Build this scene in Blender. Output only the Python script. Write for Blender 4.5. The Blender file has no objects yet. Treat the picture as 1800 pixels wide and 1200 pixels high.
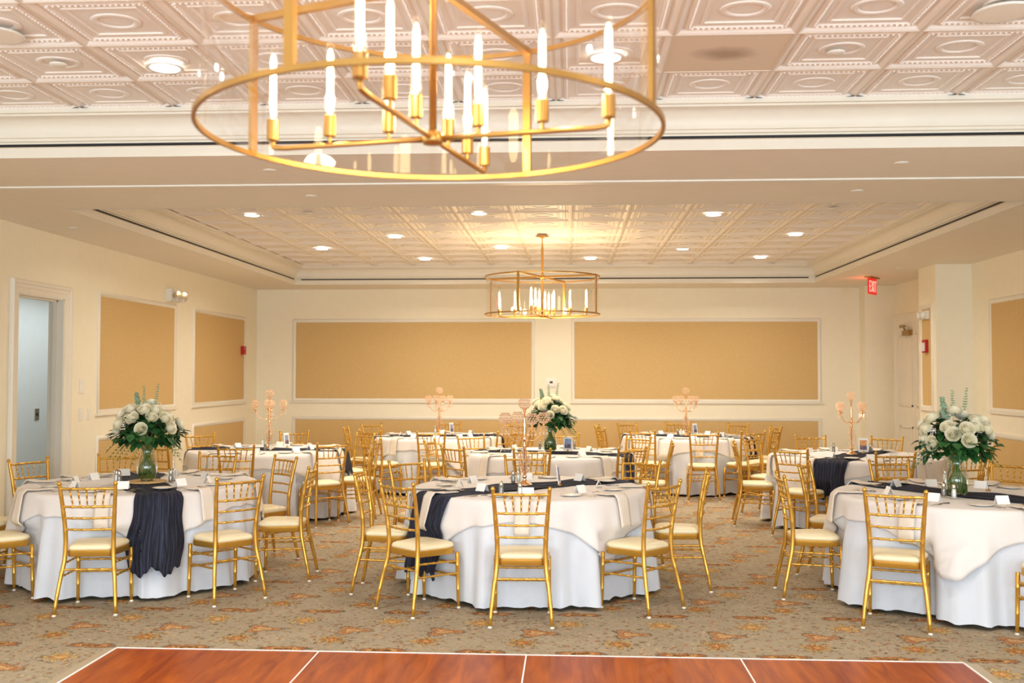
import bpy, bmesh, math, random
from mathutils import Vector, Matrix
PI = math.pi
sc = bpy.context.scene
COL = sc.collection

# ------------------------------------------------------------------ camera
F_PX, PITCH, YAW, ROLL, EYE = 1750.0, .0341, .0584, .0013, 1.66
cam_d = bpy.data.cameras.new('camera'); cam = bpy.data.objects.new('camera', cam_d); COL.objects.link(cam)
cam_d.sensor_width = 36; cam_d.lens = F_PX / 1800 * 36
cam.location = (0, 0, EYE)
cam.rotation_euler = (Matrix.Rotation(YAW, 3, 'Z') @ Matrix.Rotation(PI/2 + PITCH, 3, 'X') @ Matrix.Rotation(ROLL, 3, 'Z')).to_euler()
cam_d.dof.use_dof = True; cam_d.dof.focus_distance = 8.2; cam_d.dof.aperture_fstop = 2.5
cam_d.clip_end = 200
sc.camera = cam

# ------------------------------------------------------------------ world, exposure, large lights
def s2l(c):
    return tuple((x/12.92 if x <= .04045 else ((x+.055)/1.055)**2.4) for x in c)
def rgb(h):
    h = h.lstrip('#'); return s2l(tuple(int(h[i:i+2], 16)/255 for i in (0, 2, 4)))
w = bpy.data.worlds.new('daylight'); sc.world = w; w.use_nodes = True
w.node_tree.nodes['Background'].inputs[0].default_value = (*rgb('#dfeaf8'), 1)
w.node_tree.nodes['Background'].inputs[1].default_value = .9
sc.view_settings.view_transform = 'Standard'; sc.view_settings.look = 'None'
sc.view_settings.gamma = 1; sc.view_settings.exposure = -.19; sc.view_settings.use_curve_mapping = False

def area(name, loc, rot, sx, sy, power, color, parent=None, spread=PI, shape='RECTANGLE'):
    d = bpy.data.lights.new(name, 'AREA'); d.shape = shape; d.size = sx
    if shape in ('RECTANGLE', 'ELLIPSE'): d.size_y = sy
    d.energy = power; d.color = color; d.spread = spread
    o = bpy.data.objects.new(name, d); o.location = loc; o.rotation_euler = rot; COL.objects.link(o)
    if parent: o.parent = parent
    return o
YB = -3.2                                   # wall behind the camera, with its windows
for i, x in enumerate((-3.4, 0, 3.3)):      # daylight coming in through the three windows behind the camera
    area('window_daylight', (x, YB - .25, 1.65), (PI/2, 0, 0), 2.3, 2.1, 265, s2l((.84, .93, 1.0)))
area('side_window_daylight', (5.6, 1.6, 1.6), (0, PI/2, 0), 2.0, 4.4, 120, s2l((.84, .93, 1.0)))
area('side_window_daylight', (-5.75, 1.6, 1.6), (0, -PI/2, 0), 2.0, 4.4, 120, s2l((.84, .93, 1.0)))

# ------------------------------------------------------------------ helpers
random.seed(7)
class MB:
    def __init__(s): s.v = []; s.f = []
    def add(s, vs, fs, M=None):
        n = len(s.v)
        if M is not None: vs = [tuple(M @ Vector(p)) for p in vs]
        s.v += [tuple(p) for p in vs]; s.f += [tuple(i+n for i in f) for f in fs]; return s
    def box(s, x0, x1, y0, y1, z0, z1, M=None):
        v = [(x, y, z) for z in (z0, z1) for y in (y0, y1) for x in (x0, x1)]
        return s.add(v, [(0,2,3,1),(4,5,7,6),(0,1,5,4),(2,6,7,3),(0,4,6,2),(1,3,7,5)], M)
    def tube(s, pts, rad, n=8, M=None, cap=True, flat=None):
        pts = [Vector(p) for p in pts]
        if not isinstance(rad, (list, tuple)): rad = [rad]*len(pts)
        vs = []; prev = None
        for i, p in enumerate(pts):
            t = (pts[min(i+1, len(pts)-1)] - pts[max(i-1, 0)])
            if t.length < 1e-9: t = Vector((0,0,1))
            t.normalize()
            if prev is None:
                a = Vector((1,0,0)) if abs(t.x) < .8 else Vector((0,1,0))
                u = (a - t*a.dot(t)).normalized()
            else:
                u = (prev - t*prev.dot(t)).normalized()
            prev = u; b = t.cross(u)
            for k in range(n):
                an = 2*PI*k/n; ca, sa = math.cos(an), math.sin(an)
                if flat: sa *= flat
                vs.append(p + (u*ca + b*sa)*rad[i])
        fs = []
        for i in range(len(pts)-1):
            for k in range(n):
                fs.append((i*n+k, i*n+(k+1)%n, (i+1)*n+(k+1)%n, (i+1)*n+k))
        if cap:
            fs.append(tuple(range(n-1, -1, -1))); fs.append(tuple((len(pts)-1)*n+k for k in range(n)))
        return s.add(vs, fs, M)
    def lathe(s, prof, n=20, M=None, cap=True):
        vs = []; fs = []
        for r, z in prof:
            for k in range(n):
                a = 2*PI*k/n; vs.append((r*math.cos(a), r*math.sin(a), z))
        for i in range(len(prof)-1):
            for k in range(n): fs.append((i*n+k, i*n+(k+1)%n, (i+1)*n+(k+1)%n, (i+1)*n+k))
        if cap:
            fs.append(tuple(range(n-1, -1, -1))); fs.append(tuple((len(prof)-1)*n+k for k in range(n)))
        return s.add(vs, fs, M)
    def ball(s, c, r, n=8, m=5, sz=1, M=None):
        return s.lathe([(max(1e-4, r*math.sin(PI*i/m)), -r*sz*math.cos(PI*i/m)) for i in range(m+1)], n,
                       (M or Matrix()) @ Matrix.Translation(c), cap=False)
    def octa(s, c, r, sz=1.3):
        x, y, z = c; h = r*sz
        return s.add([(x+r,y,z),(x,y+r,z),(x-r,y,z),(x,y-r,z),(x,y,z+h),(x,y,z-h)],
                     [(0,1,4),(1,2,4),(2,3,4),(3,0,4),(1,0,5),(2,1,5),(3,2,5),(0,3,5)])
    def prism(s, outline, z0, z1, M=None):
        n = len(outline); v = [(x,y,z0) for x,y in outline] + [(x,y,z1) for x,y in outline]
        f = [tuple(range(n-1,-1,-1)), tuple(range(n,2*n))] + [(i,(i+1)%n,n+(i+1)%n,n+i) for i in range(n)]
        return s.add(v, f, M)
    def grid(s, P, closed=False, M=None):
        m = len(P); n = len(P[0]); v = [p for row in P for p in row]; f = []
        for i in range(m-1):
            for j in range(n if closed else n-1):
                f.append((i*n+j, i*n+(j+1)%n, (i+1)*n+(j+1)%n, (i+1)*n+j))
        return s.add(v, f, M)
    def build(s, name, mat, parent=None, smooth=False, loc=None):
        me = bpy.data.meshes.new(name); me.from_pydata(s.v, [], s.f)
        if isinstance(mat, (list, tuple)):
            for q in mat: me.materials.append(q)
        else: me.materials.append(mat)
        if smooth: me.shade_smooth()
        me.update()
        o = bpy.data.objects.new(name, me); COL.objects.link(o)
        if parent: o.parent = parent
        if loc: o.location = loc
        return o
def smooth_angle(o, deg=40):
    me = o.data; me.shade_smooth()
    bm = bmesh.new(); bm.from_mesh(me)
    for e in bm.edges:
        if len(e.link_faces) == 2 and e.calc_face_angle(0) > math.radians(deg): e.smooth = False
    bm.to_mesh(me); bm.free(); return o
def thing(name, label, cat, loc=(0,0,0), rz=0, group=None):
    o = bpy.data.objects.new(name, None); COL.objects.link(o); o.empty_display_size = .05
    o.location = loc; o.rotation_euler = (0,0,rz)
    return tag(o, label, cat, group)
def tag(o, label, cat, group=None):
    o['label'] = label; o['category'] = cat
    if group: o['group'] = group
    return o
def struct(o): o['kind'] = 'structure'; return o
def dup(o, parent=None):
    c = o.copy(); COL.objects.link(c)
    if parent is not None: c.parent = parent
    for ch in KIDS.get(o.name, None) or list(o.children): dup(ch, c)
    return c
KIDS = {}
def place(o, loc, rz=0, label=None, group=None):
    o.location = loc; o.rotation_euler = (0, 0, rz)
    if label: o['label'] = label
    if group: o['group'] = group
    return o
class Proto:
    """first use gives the prototype itself, later uses give copies of it with copies of its parts"""
    def __init__(s, o): s.o = o; s.used = False
    def get(s, loc, rz=0, label=None, group=None):
        if not s.used: s.used = True; return place(s.o, loc, rz, label, group)
        return place(dup(s.o), loc, rz, label, group)

# unproject a photograph pixel on to a level plane (used to lay out positions on tables and ceiling)
def ray(px, py):
    a = (px-900)/F_PX; b = (py-600)/F_PX
    c, s_ = math.cos(ROLL), math.sin(ROLL); u = c*a+s_*b; v = -s_*a+c*b
    c, s_ = math.cos(PITCH), math.sin(PITCH); z = -c*v+s_; y = c+s_*v
    c, s_ = math.cos(-YAW), math.sin(-YAW); return (c*u+s_*y, -s_*u+c*y, z)
def at_z(px, py, z):
    d = ray(px, py); t = (z-EYE)/d[2]; return (d[0]*t, d[1]*t)
def at_x(px, py, x):
    d = ray(px, py); t = x/d[0]; return (d[1]*t, EYE+d[2]*t)
def at_y(px, py, y):
    d = ray(px, py); t = y/d[1]; return (d[0]*t, EYE+d[2]*t)

# ------------------------------------------------------------------ materials
class E:
    """tiny expression helper over shader math nodes"""
    nt = None
    def __init__(s, k): s.k = k
    @staticmethod
    def m(op, *a):
        n = E.nt.nodes.new('ShaderNodeMath'); n.operation = op
        for i, x in enumerate(a):
            if isinstance(x, E): E.nt.links.new(x.k, n.inputs[i])
            else: n.inputs[i].default_value = x
        return E(n.outputs[0])
    def __add__(s, o): return E.m('ADD', s, o)
    def __sub__(s, o): return E.m('SUBTRACT', s, o)
    def __mul__(s, o): return E.m('MULTIPLY', s, o)
    def __truediv__(s, o): return E.m('DIVIDE', s, o)
    def lt(s, o): return E.m('LESS_THAN', s, o)
    def gt(s, o): return E.m('GREATER_THAN', s, o)
    def cos(s): return E.m('COSINE', s)
    def sqrt(s): return E.m('SQRT', s)
    def abs(s): return E.m('ABSOLUTE', s)
def newmat(name):
    m = bpy.data.materials.new(name); m.use_nodes = True; nt = m.node_tree
    return m, nt, nt.nodes['Principled BSDF']
def mixc(nt, fac, a, b):
    n = nt.nodes.new('ShaderNodeMix'); n.data_type = 'RGBA'
    for i, x in ((0, fac), (6, a), (7, b)):
        if isinstance(x, E): nt.links.new(x.k, n.inputs[i])
        elif hasattr(x, 'is_output'): nt.links.new(x, n.inputs[i])
        elif i == 0: n.inputs[0].default_value = x
        else: n.inputs[i].default_value = (*x[:3], 1)
    return n.outputs[2]
def noise(nt, scale, detail=2, rough=.5, vec=None, dist=0):
    n = nt.nodes.new('ShaderNodeTexNoise'); n.inputs['Scale'].default_value = scale
    n.inputs['Detail'].default_value = detail; n.inputs['Roughness'].default_value = rough; n.inputs['Distortion'].default_value = dist
    if vec is None:
        tc = nt.nodes.new('ShaderNodeTexCoord'); vec = tc.outputs['Object']
    nt.links.new(vec, n.inputs['Vector']); return n
def bump(nt, bs, h, strength=.2, dist=.01):
    b = nt.nodes.new('ShaderNodeBump'); b.inputs['Strength'].default_value = strength; b.inputs['Distance'].default_value = dist
    nt.links.new(h, b.inputs['Height']); nt.links.new(b.outputs[0], bs.inputs['Normal'])
def mat(name, col, rough=.5, metal=0, var=0, vscale=8, bmp=0, bscale=60, spec=None, sheen=0, sss=0, trans=0, em=0, emc=None):
    m, nt, bs = newmat(name); E.nt = nt
    c = rgb(col) if isinstance(col, str) else col
    bs.inputs['Base Color'].default_value = (*c, 1); bs.inputs['Roughness'].default_value = rough; bs.inputs['Metallic'].default_value = metal
    if spec is not None: bs.inputs['Specular IOR Level'].default_value = spec
    if sheen: bs.inputs['Sheen Weight'].default_value = sheen
    if trans: bs.inputs['Transmission Weight'].default_value = trans
    if em: bs.inputs['Emission Strength'].default_value = em; bs.inputs['Emission Color'].default_value = (*(emc or c), 1)
    n = noise(nt, vscale, 3)
    v = var or .03
    nt.links.new(mixc(nt, E(n.outputs[0]), tuple(x*(1-v) for x in c), tuple(min(1, x*(1+v)) for x in c)), bs.inputs['Base Color'])
    if bmp:
        n2 = noise(nt, bscale, 3); bump(nt, bs, n2.outputs[0], bmp)
    return m
M = {}
M['wall'] = mat('cream_wall_paint', '#f5ead0', .6, bmp=.05, bscale=150)
M['trim'] = mat('white_satin_trim', '#ebe2d0', .4)
M['soffit'] = mat('ceiling_paint', '#f3e9d8', .7, bmp=.05, bscale=120)
M['tile'] = mat('pressed_white_tile', '#f1e6da', .45, var=.03, vscale=3)
M['stain'] = None
M['gridbar'] = mat('ceiling_grid_metal', '#e4d3bd', .5)
M['black'] = mat('black_slot', '#0d0b0a', .5)
M['gold'] = mat('gold_chair_lacquer', '#d6a446', .27, metal=.66, var=.06, vscale=25)
M['brass'] = mat('brushed_brass', '#b98d4c', .36, metal=.85, var=.04)
M['rose_gold'] = mat('rose_gold_metal', '#ffcf9c', .2, metal=1)
M['vinyl'] = mat('ivory_vinyl', '#f1e2ba', .42, bmp=.1, bscale=30)
M['cap'] = mat('white_plastic_glide', '#ece6dc', .4)
M['linen'] = mat('white_linen', '#d6d9e0', .8, var=.015, bmp=.25, bscale=9, sheen=.15)
M['linen2'] = mat('white_linen_overlay', '#e6dfda', .8, var=.015, bmp=.2, bscale=11, sheen=.15)
M['napkin'] = mat('ivory_napkin_linen', '#e6dacb', .8, bmp=.15, bscale=30)
M['chrome'] = mat('polished_steel', '#cfcac2', .18, metal=1)
M['plate'] = mat('white_china', '#f6f2ea', .15)
M['card'] = mat('white_card', '#fbf8f2', .7)
M['salt'] = mat('white_salt', '#f6f4f0', .3)
M['pepper'] = mat('ground_pepper', '#8d7f72', .3)
M['white_pl'] = mat('white_plastic', '#efe9dc', .4)
M['red'] = mat('fire_alarm_red', '#b8141a', .35)
M['dark'] = mat('dark_grey', '#3a3630', .5)
M['bronze'] = mat('antique_bronze', '#a08040', .35, metal=.8)
M['rose'] = mat('white_rose_petal', '#fffae6', .7, var=.03, vscale=30)
def translucent(m, col, k_):
    nt = m.node_tree; bs = nt.nodes['Principled BSDF']; out = [n for n in nt.nodes if n.type == 'OUTPUT_MATERIAL'][0]
    tl = nt.nodes.new('ShaderNodeBsdfTranslucent'); tl.inputs[0].default_value = (*rgb(col), 1); mx = nt.nodes.new('ShaderNodeMixShader'); mx.inputs[0].default_value = k_
    nt.links.new(bs.outputs[0], mx.inputs[1]); nt.links.new(tl.outputs[0], mx.inputs[2]); nt.links.new(mx.outputs[0], out.inputs[0])
translucent(M['rose'], '#fffae6', .40)
M['leaf'] = mat('dark_green_leaf', '#28592a', .42, var=.35, vscale=14)
M['leaf2'] = mat('fern_green', '#2c6a2c', .5, var=.3, vscale=18)
M['euc'] = mat('eucalyptus_leaf', '#7d9678', .6, var=.15, vscale=20)
M['stem'] = mat('green_stem', '#5b7a2a', .5, var=.3, vscale=20)
M['breath'] = mat('tiny_white_blossom', '#ffffff', .7)
M['wood'] = mat('pale_wood_slice', '#d6ad72', .6, var=.12, vscale=40)
M['hall'] = mat('pale_blue_hall_paint', '#dde4e6', .6)
M['floorwood'] = None

def wallpaper():
    m, nt, bs = newmat('tan_textured_wallpaper'); E.nt = nt
    n1 = noise(nt, 38, 4, .65, dist=1.2); n2 = noise(nt, 140, 2)
    c = mixc(nt, E(n1.outputs[0]), rgb('#c89f5e'), rgb('#dab980')); c = mixc(nt, (E(n2.outputs[0]) - .45)*1.3, c, rgb('#e2c898'))
    nt.links.new(c, bs.inputs['Base Color']); bs.inputs['Roughness'].default_value = .75
    bump(nt, bs, n1.outputs[0], .25, .004); return m
M['paper'] = wallpaper()
def gauze():
    m, nt, bs = newmat('navy_crinkled_gauze'); E.nt = nt
    tc = nt.nodes.new('ShaderNodeTexCoord'); mp = nt.nodes.new('ShaderNodeMapping'); mp.inputs['Scale'].default_value = (30, 1.6, 1)
    nt.links.new(tc.outputs['UV'], mp.inputs[0])
    n = noise(nt, 1.0, 5, .7, mp.outputs[0], 1.0)
    e = E.m('MAXIMUM', (E(n.outputs[0]) - .46)*3.2, 0)
    nt.links.new(mixc(nt, e, rgb('#0a0c1c'), rgb('#4a516c')), bs.inputs['Base Color']); bs.inputs['Roughness'].default_value = .85
    bump(nt, bs, n.outputs[0], .8, .012); return m
M['gauze'] = gauze()
def thin_glass(name, tint, gl=.08, rough=0.0, edge=.5, mxr=1.0):
    m = bpy.data.materials.new(name); m.use_nodes = True; nt = m.node_tree; nt.nodes.clear()
    out = nt.nodes.new('ShaderNodeOutputMaterial'); t = nt.nodes.new('ShaderNodeBsdfTransparent'); t.inputs[0].default_value = (*tint, 1)
    g = nt.nodes.new('ShaderNodeBsdfGlossy'); g.inputs['Roughness'].default_value = rough; g.inputs[0].default_value = (1,1,1,1)
    lw = nt.nodes.new('ShaderNodeLayerWeight'); lw.inputs[0].default_value = edge
    E.nt = nt; f = E.m('MINIMUM', E(lw.outputs['Fresnel'])*(1-gl) + gl, mxr)
    mx = nt.nodes.new('ShaderNodeMixShader'); nt.links.new(f.k, mx.inputs[0]); nt.links.new(t.outputs[0], mx.inputs[1]); nt.links.new(g.outputs[0], mx.inputs[2])
    nt.links.new(mx.outputs[0], out.inputs[0]); return m
M['glass'] = thin_glass('clear_lamp_glass', (.985,.985,.98), .03, 0, .22, .28)
M['vase'] = thin_glass('clear_vase_glass', (.93,.95,.92), .05, 0, .30, .6)
M['crystal'] = thin_glass('champagne_crystal', (1,.96,.91), .16, .08, .35, .8)
def crystal_body(m):
    nt = m.node_tree; mx = [n for n in nt.nodes if n.type == 'MIX_SHADER'][0]; out = [n for n in nt.nodes if n.type == 'OUTPUT_MATERIAL'][0]
    d = nt.nodes.new('ShaderNodeBsdfDiffuse'); d.inputs[0].default_value = (*rgb('#fbe0c8'), 1)
    tl = nt.nodes.new('ShaderNodeBsdfTranslucent'); tl.inputs[0].default_value = (*rgb('#fff0e0'), 1)
    a = nt.nodes.new('ShaderNodeAddShader'); nt.links.new(d.outputs[0], a.inputs[0]); nt.links.new(tl.outputs[0], a.inputs[1])
    m2 = nt.nodes.new('ShaderNodeMixShader'); m2.inputs[0].default_value = .10
    nt.links.new(mx.outputs[0], m2.inputs[1]); nt.links.new(a.outputs[0], m2.inputs[2]); nt.links.new(m2.outputs[0], out.inputs[0])
crystal_body(M['crystal'])
def emis(name, col, s):
    m, nt, bs = newmat(name); bs.inputs['Base Color'].default_value = (.8,.8,.8,1)
    bs.inputs['Emission Color'].default_value = (*col, 1); bs.inputs['Emission Strength'].default_value = s; return m
M['bulb'] = emis('lit_filament_bulb', s2l((1,.87,.62)), 14); M['bulb'].cycles.emission_sampling = 'NONE'
M['lens'] = emis('lit_downlight_lens', s2l((1,.985,.96)), 7); M['lens'].cycles.emission_sampling = 'NONE'
M['exit_red'] = emis('exit_panel_red', s2l((1,.16,.11)), .7)
M['exit_red'].node_tree.nodes['Principled BSDF'].inputs['Base Color'].default_value = (.35,.01,.01,1)
M['exit_letter'] = emis('exit_letter_glow', s2l((1,.62,.55)), .95)

def carpet():
    m, nt, bs = newmat('patterned_carpet'); E.nt = nt
    tc = nt.nodes.new('ShaderNodeTexCoord'); sep = nt.nodes.new('ShaderNodeSeparateXYZ')
    wn = noise(nt, 16, 5, .75); ws = nt.nodes.new('ShaderNodeSeparateColor'); nt.links.new(wn.outputs['Color'], ws.inputs[0])
    nt.links.new(tc.outputs['Object'], sep.inputs[0])
    X = E(sep.outputs[0]) + (E(ws.outputs[0])-.5)*.10; Y = E(sep.outputs[1]) + (E(ws.outputs[1])-.5)*.10
    def cell(px, py, ox, oy):
        x = E.m('FLOORED_MODULO', X-ox, px) - px/2; y = E.m('FLOORED_MODULO', Y-oy, py) - py/2; return x, y
    big = noise(nt, 2.5, 3); fine = noise(nt, 260, 2)
    base = mixc(nt, E(big.outputs[0]), rgb('#988b76'), rgb('#b3a58d'))
    # scattered little flowers and leaves
    for sc_, th, c1, c2 in ((15, .26, '#a0663f', '#86603f'), (19, .25, '#c2946a', '#c8ae82'), (12, .18, '#5c4a38', '#75654d'), (24, .25, '#8a7658', '#cdb98e'), (17, .2, '#a8714a', '#6b5a44')):
        v = nt.nodes.new('ShaderNodeTexVoronoi'); v.inputs['Scale'].default_value = sc_; v.feature = 'F1'
        mp = nt.nodes.new('ShaderNodeMapping'); mp.inputs['Location'].default_value = (sc_*.37, sc_*.11, 0)
        cb = nt.nodes.new('ShaderNodeCombineXYZ'); nt.links.new(X.k, cb.inputs[0]); nt.links.new((Y*1.25).k, cb.inputs[1])
        nt.links.new(cb.outputs[0], mp.inputs[0]); nt.links.new(mp.outputs[0], v.inputs['Vector'])
        vs = nt.nodes.new('ShaderNodeSeparateColor'); nt.links.new(v.outputs['Color'], vs.inputs[0])
        k = E(v.outputs['Distance']).lt(th) * E(vs.outputs[0]).gt(.5) * E(v.outputs['Distance']).gt(th*.35)
        base = mixc(nt, k*.92, base, mixc(nt, E(vs.outputs[1]), rgb(c1), rgb(c2)))
    # vines
    vn = noise(nt, 7, 2, dist=2.2); k = (E(vn.outputs[0])-.5).abs().lt(.012)
    base = mixc(nt, k*.7, base, rgb('#6d5a40'))
    dn = noise(nt, 42, 4, .7); DET = E(dn.outputs[0]); dn2 = noise(nt, 75, 3, .6); DET2 = E(dn2.outputs[0])
    def med(ox, oy, R, pet, sx, cols, py=.96, sy=1.0):
        nonlocal base
        x, y = cell(.6, py, ox, oy); x = x*(1/sx); y = y*(1/sy)
        r = (x*x+y*y).sqrt(); th = E.m('ARCTAN2', y, x); lim = ((th*pet).cos()*.26 + .74)*R
        q = r/lim
        q = q + (DET-.5)*.9
        base = mixc(nt, q.lt(1.0)*DET2.gt(.44)*.85, base, rgb(cols[0])); base = mixc(nt, q.lt(.86)*DET.gt(.40)*.9, base, rgb(cols[1]))
        base = mixc(nt, q.lt(.58)*q.gt(.42)*.85, base, rgb(cols[2])); base = mixc(nt, q.lt(.40)*DET2.gt(.42), base, rgb(cols[3])); base = mixc(nt, q.lt(.18), base, rgb(cols[1]))
    C4 = ('#402c1c', '#c8a062', '#54371f', '#b0602e')
    med(0, 0, .125, 8, 1, C4); med(.3, .48, .125, 8, 1, ('#503a24', '#cfae70', '#7a4626', '#c2844a'))
    med(.08, .24, .12, 3, 1.25, ('#40342a', '#b8865a', '#9a5a30', '#ccac78'))
    med(.36, .74, .13, 2, 1.2, ('#4a3828', '#a8663a', '#cfa868', '#44321f'), sy=.7)
    base = mixc(nt, (E(fine.outputs[0])-.3)*.5, base, rgb('#7d6c55'))
    nt.links.new(base, bs.inputs['Base Color']); bs.inputs['Roughness'].default_value = .95; bs.inputs['Specular IOR Level'].default_value = .1
    bump(nt, bs, fine.outputs[0], .4, .004); return m
M['carpet'] = carpet()
def parquet():
    m, nt, bs = newmat('glossy_cherry_floor'); E.nt = nt
    tc = nt.nodes.new('ShaderNodeTexCoord'); mp = nt.nodes.new('ShaderNodeMapping'); mp.inputs['Scale'].default_value = (9, 1.1, 1); mp.inputs['Rotation'].default_value = (0,0,.35)
    nt.links.new(tc.outputs['Object'], mp.inputs[0])
    n = noise(nt, 1.2, 5, .6, mp.outputs[0], 1.2)
    nt.links.new(mixc(nt, (E(n.outputs[0])-.3)*2.0, rgb('#7a2a04'), rgb('#b85c0c')), bs.inputs['Base Color'])
    bs.inputs['Roughness'].default_value = .34; bs.inputs['Specular IOR Level'].default_value = .18; return m
M['floorwood'] = parquet()
def stained():
    m, nt, bs = newmat('water_stained_tile'); E.nt = nt
    tc = nt.nodes.new('ShaderNodeTexCoord'); ln = nt.nodes.new('ShaderNodeVectorMath'); ln.operation = 'LENGTH'
    mp = nt.nodes.new('ShaderNodeMapping'); mp.inputs['Scale'].default_value = (1, 1.5, 0); nt.links.new(tc.outputs['Object'], mp.inputs[0]); nt.links.new(mp.outputs[0], ln.inputs[0])
    n = noise(nt, 9, 3); d = E(ln.outputs['Value']) + (E(n.outputs[0])-.5)*.12
    k = E.m('SMOOTH_MIN', E.m('MAXIMUM', (d*-1+.2)*7, 0), 1, .2)
    nt.links.new(mixc(nt, k*.6, rgb('#e6d3bb'), rgb('#8a6a4a')), bs.inputs['Base Color']); bs.inputs['Roughness'].default_value = .8; return m
M['stain'] = stained()
def picture(name, a, b, c):
    m, nt, bs = newmat(name); E.nt = nt
    tc = nt.nodes.new('ShaderNodeTexCoord'); sp = nt.nodes.new('ShaderNodeSeparateXYZ'); nt.links.new(tc.outputs['Object'], sp.inputs[0])
    n = noise(nt, 60, 3); z = E(sp.outputs[2])*9 + (E(n.outputs[0])-.5)*.7
    col = mixc(nt, z.gt(.75), rgb(a), rgb(b)); n2 = noise(nt, 90, 2); col = mixc(nt, E(n2.outputs[0]).gt(.56), col, rgb(c))
    nt.links.new(col, bs.inputs['Base Color']); bs.inputs['Roughness'].default_value = .3; return m
M['pic'] = picture('beach_photo_print', '#34466e', '#6aa2d8', '#d88a5a')
M['pic2'] = picture('sunset_photo_print', '#2f3e66', '#e0a040', '#d8743a')

# ------------------------------------------------------------------ room shell
XL, XR, YW = -5.237, 5.12, 16.38
HS, HT = 3.09, 3.372
struct(MB().box(XL-1.9, XR+.3, YB-.3, YW+.2, -.12, 0).build('floor', M['carpet']))
# left wall with the doorway
DY0, DY1, DZ = 9.14, 10.0, 2.44
b = MB(); b.box(XL-.15, XL, YB, -.7, 0, 3.6); b.box(XL-.15, XL, 3.9, DY0, 0, 3.6); b.box(XL-.15, XL, DY1, YW+.15, 0, 3.6); b.box(XL-.15, XL, DY0, DY1, DZ, 3.6)
b.box(XL-.15, XL, -.7, 3.9, 0, .6); b.box(XL-.15, XL, -.7, 3.9, 2.6, 3.6)
struct(b.build('wall_left', M['wall']))
struct(MB().box(XL-.15, XR+.15, YW, YW+.15, 0, 3.6).build('wall_back', M['wall']))
# right wall, with the pier and the bump-out in the far corner
b = MB(); b.box(XR, XR+.15, YB, -.7, 0, 3.6); b.box(XR, XR+.15, 3.9, YW, 0, 3.6); b.box(XR, XR+.15, -.7, 3.9, 0, .6); b.box(XR, XR+.15, -.7, 3.9, 2.6, 3.6)
b.box(4.665, XR, 13.0, 13.62, 0, HS); b.box(4.67, XR, 16.08, YW, 0, HS)
struct(b.build('wall_right', M['wall']))
# wall behind the camera with three windows
b = MB(); xs = [XL-.15, -4.6, -2.2, -1.2, 1.2, 2.1, 4.5, XR+.15]
for i in range(0, 8, 2): b.box(xs[i], xs[i+1], YB-.15, YB, 0, 3.6)
for i in (1, 3, 5): b.box(xs[i], xs[i+1], YB-.15, YB, 0, .55); b.box(xs[i], xs[i+1], YB-.15, YB, 2.75, 3.6)
struct(b.build('wall_front', M['wall']))
# side and rear window frames
k = 1
for i in (1, 3, 5):
    f = MB()
    for q in range(4):
        x = xs[i] + (xs[i+1]-xs[i])*q/3; f.box(x-.03, x+.03, YB-.1, YB-.04, .55, 2.75)
    for z in (.55, 1.65, 2.75): f.box(xs[i], xs[i+1], YB-.1, YB-.04, z-.03, z+.03)
    struct(f.build('window_%d' % k, M['trim'])); k += 1
for x in (XL-.1, XR+.04):
    f = MB()
    for q in range(5): y = -.7+4.6*q/4; f.box(x, x+.06, y-.03, y+.03, .6, 2.6)
    for z in (.6, 1.6, 2.6): f.box(x, x+.06, -.7, 3.9, z-.03, z+.03)
    struct(f.build('window_%d' % k, M['trim'])); k += 1

# hall seen through the doorway on the left
b = MB(); b.box(-7.05, -6.95, 7.5, 16, 0, 2.75); b.box(-6.95, XL-.15, 7.4, 7.5, 0, 2.75); b.box(-6.95, XL-.15, 15.9, 16, 0, 2.75)
struct(b.build('wall_hall', M['hall']))
struct(MB().box(-7.05, XL-.15, 7.4, 16, 2.75, 2.85).build('ceiling_hall', M['soffit']))
area('hall_fill', (-6.1, 11.9, 2.70), (0,0,0), 1.0, 3.4, 34, s2l((.94, .97, 1.0)))  # unseen panel added under the hall ceiling to brighten the hall with cool light
y, z = at_x(64, 728, -6.95)
o = thing('wall_switch', 'brushed steel switch plate on the pale blue hall wall', 'switch', (-6.95, y, z))
MB().box(0, .01, -.05, .05, -.075, .075).build('plate', M['chrome'], o); MB().box(.01, .02, -.012, .012, -.02, .02).build('toggle', M['dark'], o)

# --- ceiling: soffit with two coffered trays
TX0, TX1 = -4.3385, 3.7467
TRAYS = [(-1.4, 6.3234), (8.32, 15.4625)]
b = MB(); b.box(XL-.15, TX0, YB-.15, YW+.15, HS, HS+.05); b.box(TX1, XR+.15, YB-.15, YW+.15, HS, HS+.05)
for y0, y1 in ((YB-.15, -1.4), (6.3234, 8.32), (15.4625, YW+.15)): b.box(TX0, TX1, y0, y1, HS, HS+.05)
struct(b.build('ceiling', M['soffit']))
PROF = [(-.004,-.003),(.005,-.003),(.005,.062),(.018,.066),(.018,.084),(.008,.088),(.008,.098),(.024,.103),(.024,.120),(.036,.124),(.036,.142)]
PROF += [(.036+.105*(1-math.cos(t*PI/2)), .142+.098*math.sin(t*PI/2)) for t in [i/8 for i in range(1,9)]]
PROF += [(.141,.252),(.165,.254),(.165,HT-HS)]
INS = .1715
k = 1
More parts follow.
